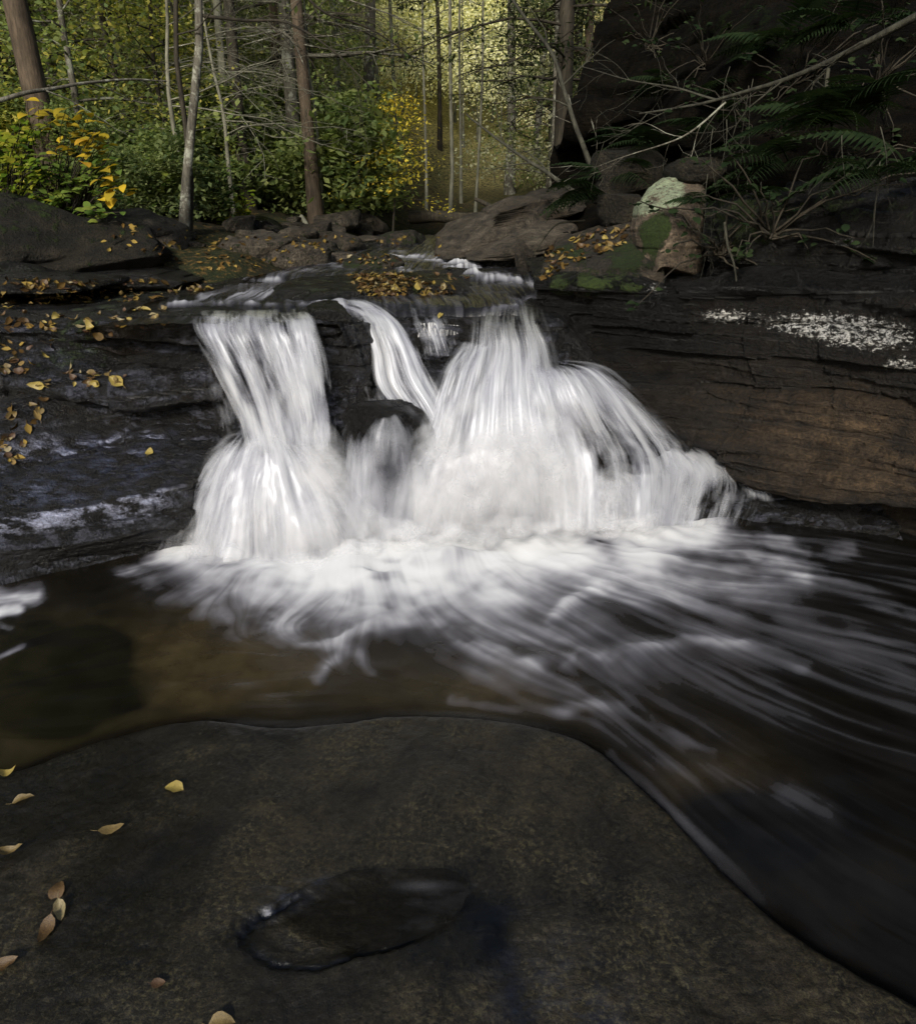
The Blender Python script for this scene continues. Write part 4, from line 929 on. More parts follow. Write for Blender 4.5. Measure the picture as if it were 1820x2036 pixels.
def puffs(name, parent, items, seed):
    """soft rolling spray. items: (u, v, Y, radius_m, squash, density)"""
    V0_, F0_ = ico(4); mb = MB(); DE = []
    for k, (u, v, Y, r_, sq, dn) in enumerate(items):
        n = .13 * fbm(V0_ * 1.2 + 7.7 * k, 3, seed)
        V = V0_ * (1 + n)[:, None] * np.array([r_, r_ * .8, r_ * sq]) + atY(u, v, Y)
        mb.add(V, F0_); DE.append(np.full(len(V), dn))
    return mk(name, np.concatenate(mb.V), np.concatenate(mb.F), MF_mist, parent, {'dens': np.concatenate(DE)})
rp_ = np.random.default_rng(8)
def puff_band(pts, n, r0, r1, d0, d1, jit=14, sq=.8):
    P = crsmooth(np.array(pts, float), 40); o = []
    for k in range(n):
        q = P[int(39 * (k + rp_.uniform(0, 1)) / n)]
        o.append((q[0] + rp_.normal() * jit, q[1] + rp_.normal() * jit * .6, q[2] + rp_.normal() * .03, rp_.uniform(r0, r1), sq * rp_.uniform(.8, 1.25), rp_.uniform(d0, d1)))
    return o

w1 = thing('waterfall', atZ(550, 1100, 0), 'left waterfall, a straight curtain that bursts into a rounded mound of spray', 'waterfall')
sheet('curtain', w1, [(392, 628, 618, 624, 4.24), (384, 640, 626, 636, 4.15), (382, 652, 634, 652, 4.05), (420, 720, 650, 715, 3.99), (462, 800, 662, 790, 3.95), (488, 870, 668, 850, 3.92), (505, 930, 672, 910, 3.9)],
      [.25, .55, .72, .70, .74, .95, 1.0], MF, layers=3, clear=(.07, .10), seed=5, gap=.02, nc=160, edge=.10)
sheet('side_drip', w1, [(395, 700, 490, 690, 4.1), (405, 760, 500, 760, 4.06), (430, 840, 505, 850, 4.02), (440, 900, 510, 900, 4.0)], [.2, .32, .3, .2], MF_thin, layers=2, seed=9, edge=.3)
dome('spray', w1, atZ(557, 1062, 0.0) + np.array([0, 0, -.02]), (.15, .12), (.66, .40), .60, (1.0, .75, .6, .4), MF_spray, seed=31, power=1.7, layers=4, flare=1.0, soft=1.25)
puffs('mist', w1, puff_band([(480, 975, 3.72), (540, 925, 3.68), (620, 920, 3.68), (680, 970, 3.72)], 8, .13, .2, .22, .4, 16, 1.3) + puff_band([(440, 1050, 3.62), (540, 1040, 3.5), (640, 1040, 3.5), (720, 1060, 3.6)], 8, .12, .2, .2, .35, 22, 1.2)
      + puff_band([(400, 1040, 3.72), (400, 1085, 3.58)], 5, .10, .16, .12, .25, 14, 1.2) + puff_band([(740, 1000, 3.72), (750, 1060, 3.6)], 5, .10, .16, .2, .35, 14, 1.2)
      + puff_band([(370, 1090, 3.62), (450, 1110, 3.48), (560, 1120, 3.42), (680, 1110, 3.42), (760, 1085, 3.5)], 22, .05, .10, .3, .6, 12, .8), 91)
w2 = thing('waterfall', atZ(880, 1050, 0), 'middle waterfall, a narrow chute curving down to the right', 'waterfall')
sheet('curtain', w2, [(640, 603, 715, 598, 4.85), (690, 618, 752, 610, 4.68), (728, 650, 792, 640, 4.5), (742, 700, 826, 685, 4.42), (748, 765, 862, 750, 4.32), (800, 830, 892, 815, 4.22), (830, 890, 905, 880, 4.15)],
      [.45, .7, .95, 1, .9, .9, .8], MF, layers=3, seed=14, gap=.02, edge=.16, top=.12)
sheet('side_drip', w2, [(640, 690, 745, 690, 4.4), (655, 740, 750, 735, 4.36), (690, 800, 760, 800, 4.3), (700, 815, 770, 812, 4.28)], [.15, .42, .5, .4], MF_thin, layers=2, seed=17, edge=.2)
w3 = thing('waterfall', atZ(880, 1050, 0), 'thin trickling waterfall beside the wet black wall, left of the main fall', 'waterfall')
sheet('curtain', w3, [(808, 618, 876, 622, 4.66), (818, 632, 884, 634, 4.5), (838, 672, 900, 675, 4.44), (846, 705, 912, 708, 4.4), (850, 716, 918, 718, 4.38)], [.3, .5, .55, .5, .3], MF_thin, layers=2, seed=21, edge=.22)
w4 = thing('waterfall', atZ(1000, 1050, 0), 'broad main waterfall on the right, spreading over several steps', 'waterfall')
sheet('curtain', w4, [(955, 610, 1072, 596, 4.75), (938, 632, 1074, 625, 4.52), (934, 660, 1082, 655, 4.40), (925, 700, 1100, 695, 4.33), (896, 770, 1120, 760, 4.22), (868, 850, 1150, 850, 4.1), (838, 930, 1190, 930, 4.04), (800, 1060, 1240, 1055, 3.96)],
      [.0, .22, .50, .72, .92, 1.1, 1.2, 1.2], MF, nr=140, nc=160, layers=3, seed=24, clear=(.12, .22), gap=.025, edge=.22, bottom=.05)
sheet('left_wing', w4, [(925, 690, 965, 690, 4.34), (885, 730, 965, 735, 4.24), (862, 790, 955, 790, 4.16), (835, 870, 945, 870, 4.05), (795, 960, 930, 960, 3.95), (762, 1065, 910, 1065, 3.76)],
      [.6, .9, .95, .9, .9, 1.0], MF, layers=3, seed=27, edge=.35, bottom=.05)
sheet('right_wing', w4, [(1030, 738, 1120, 732, 4.36), (1040, 745, 1200, 746, 4.26), (1035, 790, 1272, 795, 4.18), (1030, 850, 1345, 868, 4.14), (1040, 930, 1380, 925, 4.05), (1050, 1050, 1370, 1045, 3.88)],
      [.5, .92, .80, .66, .72, .85], MF, layers=3, seed=34, edge=.22, bottom=.05, bulge=.12, top=.16)
sheet('right_step', w4, [(1190, 915, 1330, 872, 4.45), (1200, 920, 1440, 885, 4.3), (1205, 945, 1490, 925, 4.14), (1195, 965, 1505, 955, 4.06), (1185, 1000, 1500, 990, 4.0), (1180, 1058, 1470, 1060, 3.92)],
      [.4, .75, .85, .62, .40, .38], MF, layers=3, seed=38, edge=.3, bottom=.1)
sheet('right_trickle', w4, [(1420, 890, 1470, 885, 4.3), (1455, 930, 1500, 925, 4.15), (1470, 955, 1530, 960, 4.05), (1475, 990, 1550, 1000, 3.98)], [.5, .7, .7, .45], MF_thin, layers=2, seed=41, edge=.3)
dome('spray', w4, atZ(960, 1040, 0.0) + np.array([0, .1, -.02]), (.30, .16), (.74, .36), .54, (.6, .45, .35, .2), MF_spray, seed=45, power=2.2, layers=4)
dome('spray', w4, atZ(1190, 1030, 0.0) + np.array([0, .12, -.02]), (.25, .12), (.60, .30), .30, (.5, .4, .3), MF_spray, seed=46, power=2.0)
puffs('mist', w4, puff_band([(860, 970, 3.75), (950, 910, 3.72), (1060, 910, 3.72), (1150, 970, 3.78)], 9, .15, .26, .3, .5, 26, 1.3) + puff_band([(800, 1010, 3.68), (930, 990, 3.58), (1060, 990, 3.58), (1200, 1010, 3.7)], 10, .14, .22, .25, .45, 26, 1.2)
      + puff_band([(770, 1060, 3.55), (900, 1065, 3.48), (1060, 1050, 3.52), (1180, 1045, 3.62), (1320, 1045, 3.72)], 30, .05, .11, .3, .6, 12, .8)
      + puff_band([(940, 780, 4.0), (900, 850, 3.9), (860, 900, 3.85)], 6, .08, .14, .15, .3, 14, 1.5)
      , 92)
# thin veil sliding over the black boulder
w5 = thing('waterfall', atZ(760, 1050, 0), 'thin veil of water sliding over the smooth black boulder between the falls', 'waterfall')
sheet('veil', w5, [(735, 803, 810, 800, 4.0), (680, 840, 860, 845, 3.95), (665, 890, 870, 890, 3.92), (660, 950, 870, 950, 3.9), (660, 1070, 860, 1070, 3.88)], [.30, .48, .6, .8, .95], MF_thin, layers=2, seed=48, edge=.25, bulge=.30)
# ------------------------------------------------------------------ vegetation
B_grey = bark_mat('grey_bark', (.035, .03, .022), (.12, .11, .085), patch=(.24, .24, .19))
B_brown = bark_mat('brown_bark', (.03, .022, .014), (.085, .062, .04))
B_dark = bark_mat('dark_bark', (.012, .010, .007), (.04, .033, .022))
B_pale = bark_mat('pale_bark', (.07, .07, .052), (.16, .155, .115))
B_dim = bark_mat('dim_lichen_bark', (.016, .015, .010), (.050, .048, .034))
B_twig = bark_mat('pale_twig', (.08, .078, .055), (.20, .19, .14))
Lf = {
    'green': leaf_mat('green_leaf', [(.11, .155, .06), (.17, .22, .08), (.24, .28, .10), (.31, .34, .12)], trans=.5),
    'deep': leaf_mat('deep_green_leaf', [(.08, .115, .055), (.13, .165, .07), (.18, .215, .085), (.22, .25, .10)], trans=.5),
    'lime': leaf_mat('lime_leaf', [(.20, .24, .06), (.30, .33, .08), (.42, .40, .10), (.52, .45, .11)], trans=.5),
    'haze': leaf_mat('hazy_green_leaf', [(.34, .36, .24), (.44, .45, .30), (.53, .53, .34), (.62, .60, .38)], trans=.5),  # distance haze put into the leaf colour
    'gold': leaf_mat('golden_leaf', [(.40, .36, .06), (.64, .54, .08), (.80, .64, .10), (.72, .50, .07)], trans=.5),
    'glow': leaf_mat('sunlit_yellow_leaf', [(.80, .77, .44), (.92, .89, .54), (.95, .93, .62), (.97, .95, .74)], trans=.38),  # glow of sunlight put into the leaf colour
    'hem': leaf_mat('hemlock_needles', [(.010, .018, .008), (.02, .032, .013), (.035, .05, .019), (.055, .065, .022)], trans=.25),
    'fern': leaf_mat('fern_leaf', [(.010, .018, .009), (.018, .029, .013), (.028, .041, .018)], trans=.3),
}

def branch_path(rng, p, d, L, n, droop, wob):
    pts = [np.array(p)]; d = np.array(d, float)
    for k in range(n):
        d = d + rng.normal(size=3) * wob + np.array([0, 0, -droop])
        d /= np.linalg.norm(d)
        pts.append(pts[-1] + d * L / n)
    return np.array(pts)
def tree_mesh(seed, H, r, lo, spread, nb, nleaf, leafL, up=.5, droop=.06, wob=.16, lean=(0, 0), sub=4, flat=.75, ratio=.6, leafcluster=.16, taper=.8, twigs=2, hi=1.0, sides=8, curve=.02, bark_sides=4, az=None, brr=.42, upv=None):
    """returns (wood MB, leaf arrays) in local coordinates; leaves sit along twigs"""
    rng = np.random.default_rng(seed); mb = MB()
    n = 12; t = np.linspace(0, 1, n)
    tr = np.stack([lean[0] * t * H + curve * H * fbm(np.stack([t * 3, t * 0 + seed, t * 0], -1), 2, seed), lean[1] * t * H + curve * H * fbm(np.stack([t * 3, t * 0 + seed + 9, t * 0], -1), 2, seed + 1), t * H], -1)
    tr -= tr[0]
    rad = r * (1 - taper * t) * (1 + .35 * np.exp(-t * 40))
    V, F = tube(tr, rad, sides)
    mb.add(V, F)
    LP = []; LD = []
    for b in range(nb):
        tb = lo + (hi - lo) * (b + rng.uniform(0, 1)) / nb
        p = np.array([np.interp(tb, t, tr[:, k]) for k in range(3)])
        a = (b * 2.4 + rng.uniform(-.6, .6)) if az is None else rng.uniform(*az)
        L = spread * (1 - .65 * max(0, (tb - lo) / max(.01, 1 - lo))) * rng.uniform(.6, 1.15)
        d = np.array([math.cos(a), math.sin(a), up * rng.uniform(.4, 1.5)])
        path = branch_path(rng, p, d / np.linalg.norm(d), L, 6, droop, wob)
        r0 = np.interp(tb, t, rad) * brr
        V, F = tube(path, np.linspace(r0, r0 * .2, 7), bark_sides); mb.add(V, F)
        for s in range(sub):
            k = rng.integers(1, 6); q = path[k] + (path[k + 1] - path[k]) * rng.uniform() if k < 6 else path[k]
            dd = (path[min(k + 1, 6)] - path[k]); dd /= np.linalg.norm(dd)
            sd_ = np.cross(dd, [0, 0, 1]) * rng.choice([-1, 1]); sd_ /= np.linalg.norm(sd_) + 1e-6
            pp = branch_path(rng, q, dd * .6 + sd_ * .8 + np.array([0, 0, .1]), L * rng.uniform(.3, .55), 4, droop * .8, wob)
            V, F = tube(pp, np.linspace(r0 * .4, r0 * .08, 5), 3); mb.add(V, F)
            LP.append(pp[1:]);
            for w in range(twigs):
                kk = rng.integers(0, 4)
                qq = branch_path(rng, pp[kk], rng.normal(size=3) * np.array([1, 1, .3]), L * rng.uniform(.12, .25), 2, droop, wob)
                V, F = tube(qq, np.linspace(r0 * .16, r0 * .05, 3), 3); mb.add(V, F); LP.append(qq)
        LP.append(path[3:])
    lv = None
    if nleaf:
        P = np.concatenate(LP); idx = rng.integers(0, len(P), nleaf)
        off = rng.normal(size=(nleaf, 3)) * leafcluster * np.array([1, 1, .45])
        lv = leafcards(P[idx] + off, leafL, rng, flat, ratio, upv=upv)
    return mb, lv
def plant(name, label, cat, loc, mbl, wood, leaf, group=None, wood_name='trunk', leaf_name='crown', rz=0):
    o = thing(name, loc, label, cat, group); mb, lv = mbl
    L0 = np.array(loc)
    V = np.concatenate(mb.V) + L0
    d = {}
    for f in mb.F: d.setdefault(f.shape[1], []).append(f)
    mk(wood_name, V, [np.concatenate(x) for x in d.values()], wood, o)
    if lv is not None: mk(leaf_name, lv[0] + L0, lv[1], leaf, o, {'lv': lv[2]}, smooth=False)
    o.rotation_euler = (0, 0, rz)
    return o
def gz(x, y): return float(ground_z(np.array([x]), np.array([y]))[0])
def base(u, Y):
    """ground point below picture column u at distance Y"""
    x = atY(u, 460, Y)[0]; return (x, Y, gz(x, Y) - .05)

# named trunks
plant('tree', 'thick brown trunk rising at the far left behind the yellow leaved bush', 'tree', (float(atY(57, 100, 8.0)[0]), 8.0, gz(float(atY(57, 100, 8.0)[0]), 8.0) - .05), tree_mesh(1, 9, .125, .62, 2.0, 10, 700, .075, lean=(.004, 0), curve=.006), B_brown, Lf['green'])
plant('tree', 'pale patchy twin trunk tree standing at the left bank behind the cracked boulder', 'tree', base(362, 7.35), tree_mesh(2, 6.0, .046, .34, 2.0, 14, 600, .06, lean=(.17, 0), curve=.02, up=.35), B_grey, Lf['green'])
plant('tree', 'thin dark stem leaning beside the pale patchy trunk', 'tree', base(374, 7.5), tree_mesh(3, 5.5, .028, .3, 1.4, 9, 300, .06, lean=(.10, 0), curve=.03), B_dark, Lf['green'])
plant('tree', 'straight brown trunk standing alone on the rocky far bank left of centre', 'tree', base(630, 10.6), tree_mesh(4, 12, .092, .42, 3.0, 22, 2200, .07, lean=(-.02, 0), curve=.004, up=.05, droop=.05), B_brown, Lf['deep'])
plant('tree', 'dark slim trunk in the undergrowth between the pale trunk and the brown trunk', 'tree', base(502, 10.8), tree_mesh(5, 11, .085, .4, 2.4, 14, 2200, .07, curve=.012), B_dark, Lf['green'])
plant('tree', 'brown trunk half hidden behind shrubs, left of the lone brown trunk', 'tree', base(580, 13), tree_mesh(6, 13, .11, .35, 2.4, 14, 2200, .07, curve=.008), B_brown, Lf['deep'])
plant('sapling', 'yellow leaved sapling beside the head of the stream', 'sapling', base(778, 11.0), tree_mesh(7, 1.85, .02, .30, .85, 22, 1500, .055, lean=(.05, 0), curve=.05, up=.35, leafcluster=.09, flat=.8), B_dark, Lf['gold'])
for k, (u, Y, r, H, lb) in enumerate([(848, 14, .028, 10, 'slim pale trunk directly right of the yellow sapling'), (893, 13, .036, 10, 'whitish leaning trunk right of the yellow sapling'), (943, 14, .028, 9, 'slim whitish trunk standing left of the dark hemlock'), (916, 17, .034, 11, 'thin greyish trunk between the two whitish trunks'), (735, 16, .13, 14, 'broad violet grey trunk behind the yellow sapling'), (1010, 19, .12, 14, 'grey trunk in the haze behind the hemlock boughs')]):
    plant('tree', lb, 'tree', base(u, Y), tree_mesh(20 + k, H, r, .3, 1.8, 12, 900, .075, curve=.012, lean=(.02 if k == 1 else 0, 0)), B_pale if r < .06 else B_grey, Lf['haze'])
# bare twiggy understory in the middle
for k, (u, Y, az, lb) in enumerate([(395, 8.6, (-.5, .6), 'leafless tree with fine pale twigs reaching right across the middle of the wood'), (640, 10.9, (2.4, 4.0), 'bare twiggy sapling beside the lone brown trunk'), (470, 9.6, (-1, 1), 'thin bare sapling with grey twigs in front of the undergrowth')]):
    plant('tree' if k == 0 else 'sapling', lb, 'tree' if k == 0 else 'sapling', base(u, Y), tree_mesh(40 + k, 3.6 - .3 * k, .03, .3, 1.9, 16, 60, .05, up=.12, droop=.02, wob=.22, sub=7, twigs=3, curve=.03, az=az), B_twig, Lf['green'])
# dark hemlock right of centre
plant('hemlock', 'dark hemlock with drooping flat boughs at the foot of the cliff', 'tree', base(1110, 10.5), tree_mesh(50, 8.5, .13, .20, 2.7, 44, 22000, .085, up=.02, droop=.05, wob=.10, sub=8, twigs=3, flat=.85, ratio=.34, leafcluster=.09, curve=.004, brr=.2), B_dark, Lf['hem'], leaf_name='crown')
plant('hemlock', 'smaller hemlock reaching over the stream behind the tilted slab', 'tree', base(1130, 15), tree_mesh(51, 9, .10, .15, 2.8, 40, 11000, .06, up=.02, droop=.05, wob=.10, sub=8, twigs=3, flat=.85, ratio=.3, leafcluster=.08, curve=.004), B_dark, Lf['hem'], leaf_name='crown')
# hemlock boughs hanging in at the upper centre
plant('hemlock', 'tall grey hemlock with thin sparse boughs behind the lone brown trunk', 'tree', base(600, 12.2), tree_mesh(52, 8.5, .12, .25, 2.6, 36, 5000, .055, up=.03, droop=.045, wob=.12, sub=7, twigs=3, flat=.85, ratio=.3, leafcluster=.1, curve=.004), B_grey, Lf['hem'], leaf_name='crown')

# repeated forest: prototypes then copies
protos = {}
def proto(kind, seed):
    key = (kind, seed)
    if key in protos: return protos[key]
    if kind == 'under': a = tree_mesh(seed, 5.5, .045, .06, 1.7, 30, 7000, .075, up=.18, droop=.03, curve=.03, leafcluster=.22, sub=4, flat=.6)
    elif kind == 'tall': a = tree_mesh(seed, 16, .15, .16, 3.0, 32, 11000, .12, up=.3, droop=.03, curve=.01, leafcluster=.4, sub=4, flat=.45)
    elif kind == 'pole': a = tree_mesh(seed, 14, .07, .35, 1.8, 10, 500, .09, curve=.012, up=.5)
    elif kind == 'airy': a = tree_mesh(seed, 14, .06, .10, 3.0, 22, 5200, .15, up=.3, droop=.03, curve=.01, leafcluster=.7, sub=2, twigs=1, flat=.75, brr=.18, upv=(-.15, -.85, .45))
    elif kind == 'low': a = tree_mesh(seed, 1.1, .012, .05, .75, 22, 2300, .085, up=.6, droop=.03, curve=.05, leafcluster=.12, sub=3, twigs=1)
    protos[key] = a; return a
meshes = {}
def forest(kind, seed, leafkey, wood, x, y, rz, sc, name, label, cat, group, leaf_name='crown', wood_name='trunk'):
    key = (kind, seed, leafkey)
    loc = (x, y, gz(x, y) - .08)
    if key not in meshes:
        o = plant(name, label, cat, loc, proto(kind, seed), wood, Lf[leafkey], group, wood_name, leaf_name)
        o.scale = (sc,) * 3; o.rotation_euler = (0, 0, rz); meshes[key] = o
    else:
        o = dup(meshes[key], loc, rz, sc, label, group)
    return o
rf = np.random.default_rng(11)
def occupied(x, y): return abs(x - stream_x(y)) < stream_w(y) + (.5 if y < 14 else .2)
# understory trees
n = 0
for Y, cnt in ((10.5, 7), (12.5, 11), (15, 14), (18.5, 16), (23, 16), (28, 16), (34, 16)):
    for k in range(cnt):
        u = -120 + (k + rf.uniform(.1, .9)) / cnt * 1420
        if Y < 12 and u > 560: continue
        if Y < 24 and 740 < u < 1010: continue
        if u > 985 and (Y < 15 or Y >= 23 or u > 1120): continue
        if Y >= 24 and abs(u - 870) < 150: continue
        x = atY(u, 460, Y)[0]; yy_ = Y + rf.uniform(-1, 1)
        if occupied(x, yy_): x += 1.2 * (1 if x > stream_x(yy_) else -1)
        c = math.exp(-((u - 870) / 190) ** 2); z = rf.uniform()
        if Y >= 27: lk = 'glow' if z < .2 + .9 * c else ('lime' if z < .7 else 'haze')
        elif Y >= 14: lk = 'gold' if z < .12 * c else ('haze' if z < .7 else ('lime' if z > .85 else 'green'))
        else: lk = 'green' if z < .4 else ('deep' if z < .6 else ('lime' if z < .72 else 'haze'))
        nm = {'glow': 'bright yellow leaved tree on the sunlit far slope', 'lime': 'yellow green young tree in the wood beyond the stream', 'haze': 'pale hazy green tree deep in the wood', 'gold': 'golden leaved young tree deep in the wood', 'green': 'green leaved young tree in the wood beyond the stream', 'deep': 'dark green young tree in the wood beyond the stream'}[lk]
        forest('under', 200 + n % 4, lk, B_grey if n % 2 else B_dark, x, yy_, rf.uniform(0, 6.28), rf.uniform(.75, 1.25) * (1 if Y < 20 else 1.25), 'young_tree', nm, 'tree', nm.replace('tree', 'trees')); n += 1
# tall trees and poles
for Y, cnt in ((14, 6), (17, 8), (21, 10), (26, 12), (32, 14), (39, 15), (47, 16)):
    for k in range(cnt):
        u = -150 + (k + rf.uniform(.1, .9)) / cnt * 1480
        x = atY(u, 460, Y)[0]; yy_ = Y + rf.uniform(-1.5, 1.5)
        if occupied(x, yy_): x += 1.5 * (1 if x > stream_x(yy_) else -1)
        c = math.exp(-((u - 890) / 190) ** 2); z = rf.uniform()
        if (Y < 36 and 690 < u < 1040) or (Y < 25 and c > .45) or u > (1150 if Y < 22 else 1000): continue
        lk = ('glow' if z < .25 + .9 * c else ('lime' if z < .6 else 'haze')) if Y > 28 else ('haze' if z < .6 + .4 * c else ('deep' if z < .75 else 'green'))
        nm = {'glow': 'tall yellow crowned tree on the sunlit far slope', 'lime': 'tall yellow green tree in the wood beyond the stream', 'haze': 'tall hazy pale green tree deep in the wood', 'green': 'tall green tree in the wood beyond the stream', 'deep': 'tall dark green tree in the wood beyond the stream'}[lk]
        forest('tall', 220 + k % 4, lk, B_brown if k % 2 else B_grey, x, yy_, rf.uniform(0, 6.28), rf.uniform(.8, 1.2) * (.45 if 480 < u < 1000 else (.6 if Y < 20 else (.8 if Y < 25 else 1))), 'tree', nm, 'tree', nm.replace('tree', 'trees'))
for Y, cnt in ((12, 5), (15, 9), (19, 12), (24, 12)):
    for k in range(cnt):
        u = -60 + (k + rf.uniform(.1, .9)) / cnt * 1200
        x = atY(u, 460, Y)[0]; yy_ = Y + rf.uniform(-1.2, 1.2)
        if occupied(x, yy_) or (770 < u < 985 and Y < 18): continue
        forest('pole', 240 + k % 3, 'haze' if Y > 16 else 'green', (B_dark, B_grey, B_pale)[k % 3], x, yy_, rf.uniform(0, 6.28), rf.uniform(.7, 1.2), 'slender_tree', 'slender bare stemmed tree with few leaves in the wood', 'tree', 'slender bare stemmed trees in the wood')
for k in range(40):
    u = 735 + 300 * ((k * .618) % 1.0); Y = 24.5 + 17 * (k / 40) + rf.uniform(-1, 1)
    x = atY(u, 460, Y)[0]
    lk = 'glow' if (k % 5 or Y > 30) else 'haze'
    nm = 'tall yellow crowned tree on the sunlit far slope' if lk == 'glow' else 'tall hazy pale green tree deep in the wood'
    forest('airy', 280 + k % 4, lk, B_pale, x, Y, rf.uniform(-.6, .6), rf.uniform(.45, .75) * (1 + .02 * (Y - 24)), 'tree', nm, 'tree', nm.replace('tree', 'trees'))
# low shrubs: left bank thicket and far shore
shr = []
for k in range(30):
    u = rf.uniform(-140, 420); Y = rf.uniform(7.4, 10.5)
    shr.append((u, Y, 'lime' if (u < 150 and Y < 8.6 and rf.uniform() < .6) else ('green' if rf.uniform() < .6 else 'deep'), rf.uniform(.45, .8)))
for k in range(26):
    shr.append((rf.uniform(400, 760), rf.uniform(10.8, 14.5), 'green' if rf.uniform() < .65 else 'deep', rf.uniform(.8, 1.5)))
for k in range(14):
    shr.append((rf.uniform(880, 1060), rf.uniform(12, 17), 'lime' if rf.uniform() < .4 else 'green', rf.uniform(.8, 1.4)))
for k, (u, Y, lk, sc) in enumerate(shr):
    x = atY(u, 460, Y)[0]
    if occupied(x, Y): continue
    side = 'on the left bank' if u < 430 else ('on the far shore behind the stones' if u < 800 else 'in the hollow beyond the tilted slab')
    nm = {'lime': 'yellow green leafy shrub ', 'green': 'green leafy shrub ', 'deep': 'dark green leafy shrub '}[lk] + side
    forest('low', 260 + k % 4, lk, B_dark, x, Y, rf.uniform(0, 6.28), sc, 'shrub', nm, 'shrub', nm.replace('shrub', 'shrubs'), 'foliage', 'stems')

# ------------------------------------------------------------------ near leaves: broad leaf shapes
def leaf_shape(n=6, curl=.25, fold=.25, w=.55, seed=0, stem=.25, lob=0.0):
    """ovate leaf lying in xy, length 1 along +x, with petiole; two halves of n cells"""
    rng = np.random.default_rng(seed); t = np.linspace(0, 1, n + 1)
    hw = w * .5 * np.sin(math.pi * np.clip(t, 0, 1) ** .75) ** .8 + lob * np.abs(np.sin(t * 14)) * (t > .05) * (t < .95)
    zc = curl * (t - .5) ** 2 * 2 + rng.normal(0, .02, n + 1)
    side = rng.normal(0, .08, 2)
    rows = []
    for k in range(n + 1):
        rows.append([(t[k], -hw[k], zc[k] + fold * hw[k] + side[0] * hw[k] * 2 * t[k]), (t[k], -hw[k] * .5, zc[k] + fold * .3 * hw[k]), (t[k], 0, zc[k] - .01), (t[k], hw[k] * .5, zc[k] + fold * .3 * hw[k]), (t[k], hw[k], zc[k] + fold * hw[k] + side[1] * hw[k] * 2 * t[k])])
    V = np.array(rows).reshape(-1, 3); F = gridF(n + 1, 5)
    sv, sf = tube(np.array([(0, 0, zc[0]), (-stem * .5, .03, zc[0] + .02), (-stem, .08, zc[0] + .03)]), [.014, .011, .009], 4)
    return np.concatenate([V, sv]), np.concatenate([F, sf + len(V)])
def orient(N, yaw):
    N = np.array(N) / np.linalg.norm(N); a = np.array([math.cos(yaw), math.sin(yaw), 0]); x = a - N * (a @ N); x /= np.linalg.norm(x); y = np.cross(N, x)
    return np.stack([x, y, N], 1)
def fallen_mat(name, c1, c2, c3):
    m = M_(name); P = m.obj()
    n = m.noise(P, 28, 4, .6); c = m.ramp(n, [(.3, c1), (.52, c2), (.72, c3)])
    vein = m.n('TexWave', {'Vector': P, 'Scale': 60.0, 'Distortion': 3.0, 'Detail': 2.0})
    c = m.mix(1.0, c, m.ramp(vein.outputs['Fac'], [(.0, (.72, .7, .66)), (.5, (1.1, 1.1, 1.1))]), 'MULTIPLY')
    d = m.n('BsdfPrincipled', {'Base Color': c, 'Roughness': .5, 'Normal': m.bump(n, .4, .004)}); t = m.n('BsdfTranslucent', {'Color': c})
    return m.surf(m.n('MixShader', {0: .2, 1: d.outputs[0], 2: t.outputs[0]}).outputs[0])
FM = [fallen_mat('yellow_fallen_leaf', (.15, .11, .025), (.29, .22, .05), (.37, .30, .10)), fallen_mat('gold_fallen_leaf', (.06, .04, .014), (.145, .10, .032), (.21, .155, .055)),
      fallen_mat('brown_fallen_leaf', (.035, .02, .008), (.09, .05, .016), (.14, .085, .03)), fallen_mat('tan_fallen_leaf', (.12, .09, .04), (.22, .18, .09), (.30, .26, .14)), fallen_mat('dark_fallen_leaf', (.03, .016, .008), (.075, .038, .016), (.12, .07, .03))]
FN = ['yellow', 'golden', 'brown', 'pale tan', 'dark brown']
lm = {}
def leaf_obj(var, mi, loc, N, yaw, size, label, group=None, name='fallen_leaf'):
    key = (var, mi)
    if key not in lm:
        V, F = leaf_shape(6, lob=.035, curl=(.1, .4, .7, -.3, .3, .9)[var % 6], fold=(.1, .35, .6, .2)[var % 4], w=(.5, .62, .42, .36, .7)[var % 5], seed=var)
        V = V - np.array([.5, 0, 0])
        o = mk(name, V, F, FM[mi], base=(0, 0, 0)); lm[key] = o
    else:
        o = lm[key].copy(); col.objects.link(o)
        for kk in ('label', 'group', 'category'):
            if kk in o: del o[kk]
    from mathutils import Matrix
    Rm = orient(N, yaw)
    o.matrix_world = Matrix.Translation(Vector([float(q) for q in loc])) @ Matrix(Rm.tolist()).to_4x4() @ Matrix.Scale(size, 4)
    return tag(o, label, 'leaf', group)
where = {G_LEDGE: 'lying on the wet rock ledge left of the falls', G_MID: 'lying on the midstream rock above the falls', G_LIP: 'lying on the mossy boulder right of the fall lip', G_SHORE: 'lying on the flat shelf behind the left falls ledge'}
for k, (L, N, g) in enumerate(leaf_spots):
    mi = int(rl.choice([0, 1, 2, 3, 4], p=[.17, .22, .26, .13, .22])); v = k % 10
    N2 = N + rl.normal(size=3) * .25
    leaf_obj(v, mi, L + np.array([0, 0, .008]), N2, rl.uniform(0, 6.28), rl.uniform(.032, .072), '%s fallen leaf %s' % (FN[mi], where[g]), g + ', ' + FN[mi])
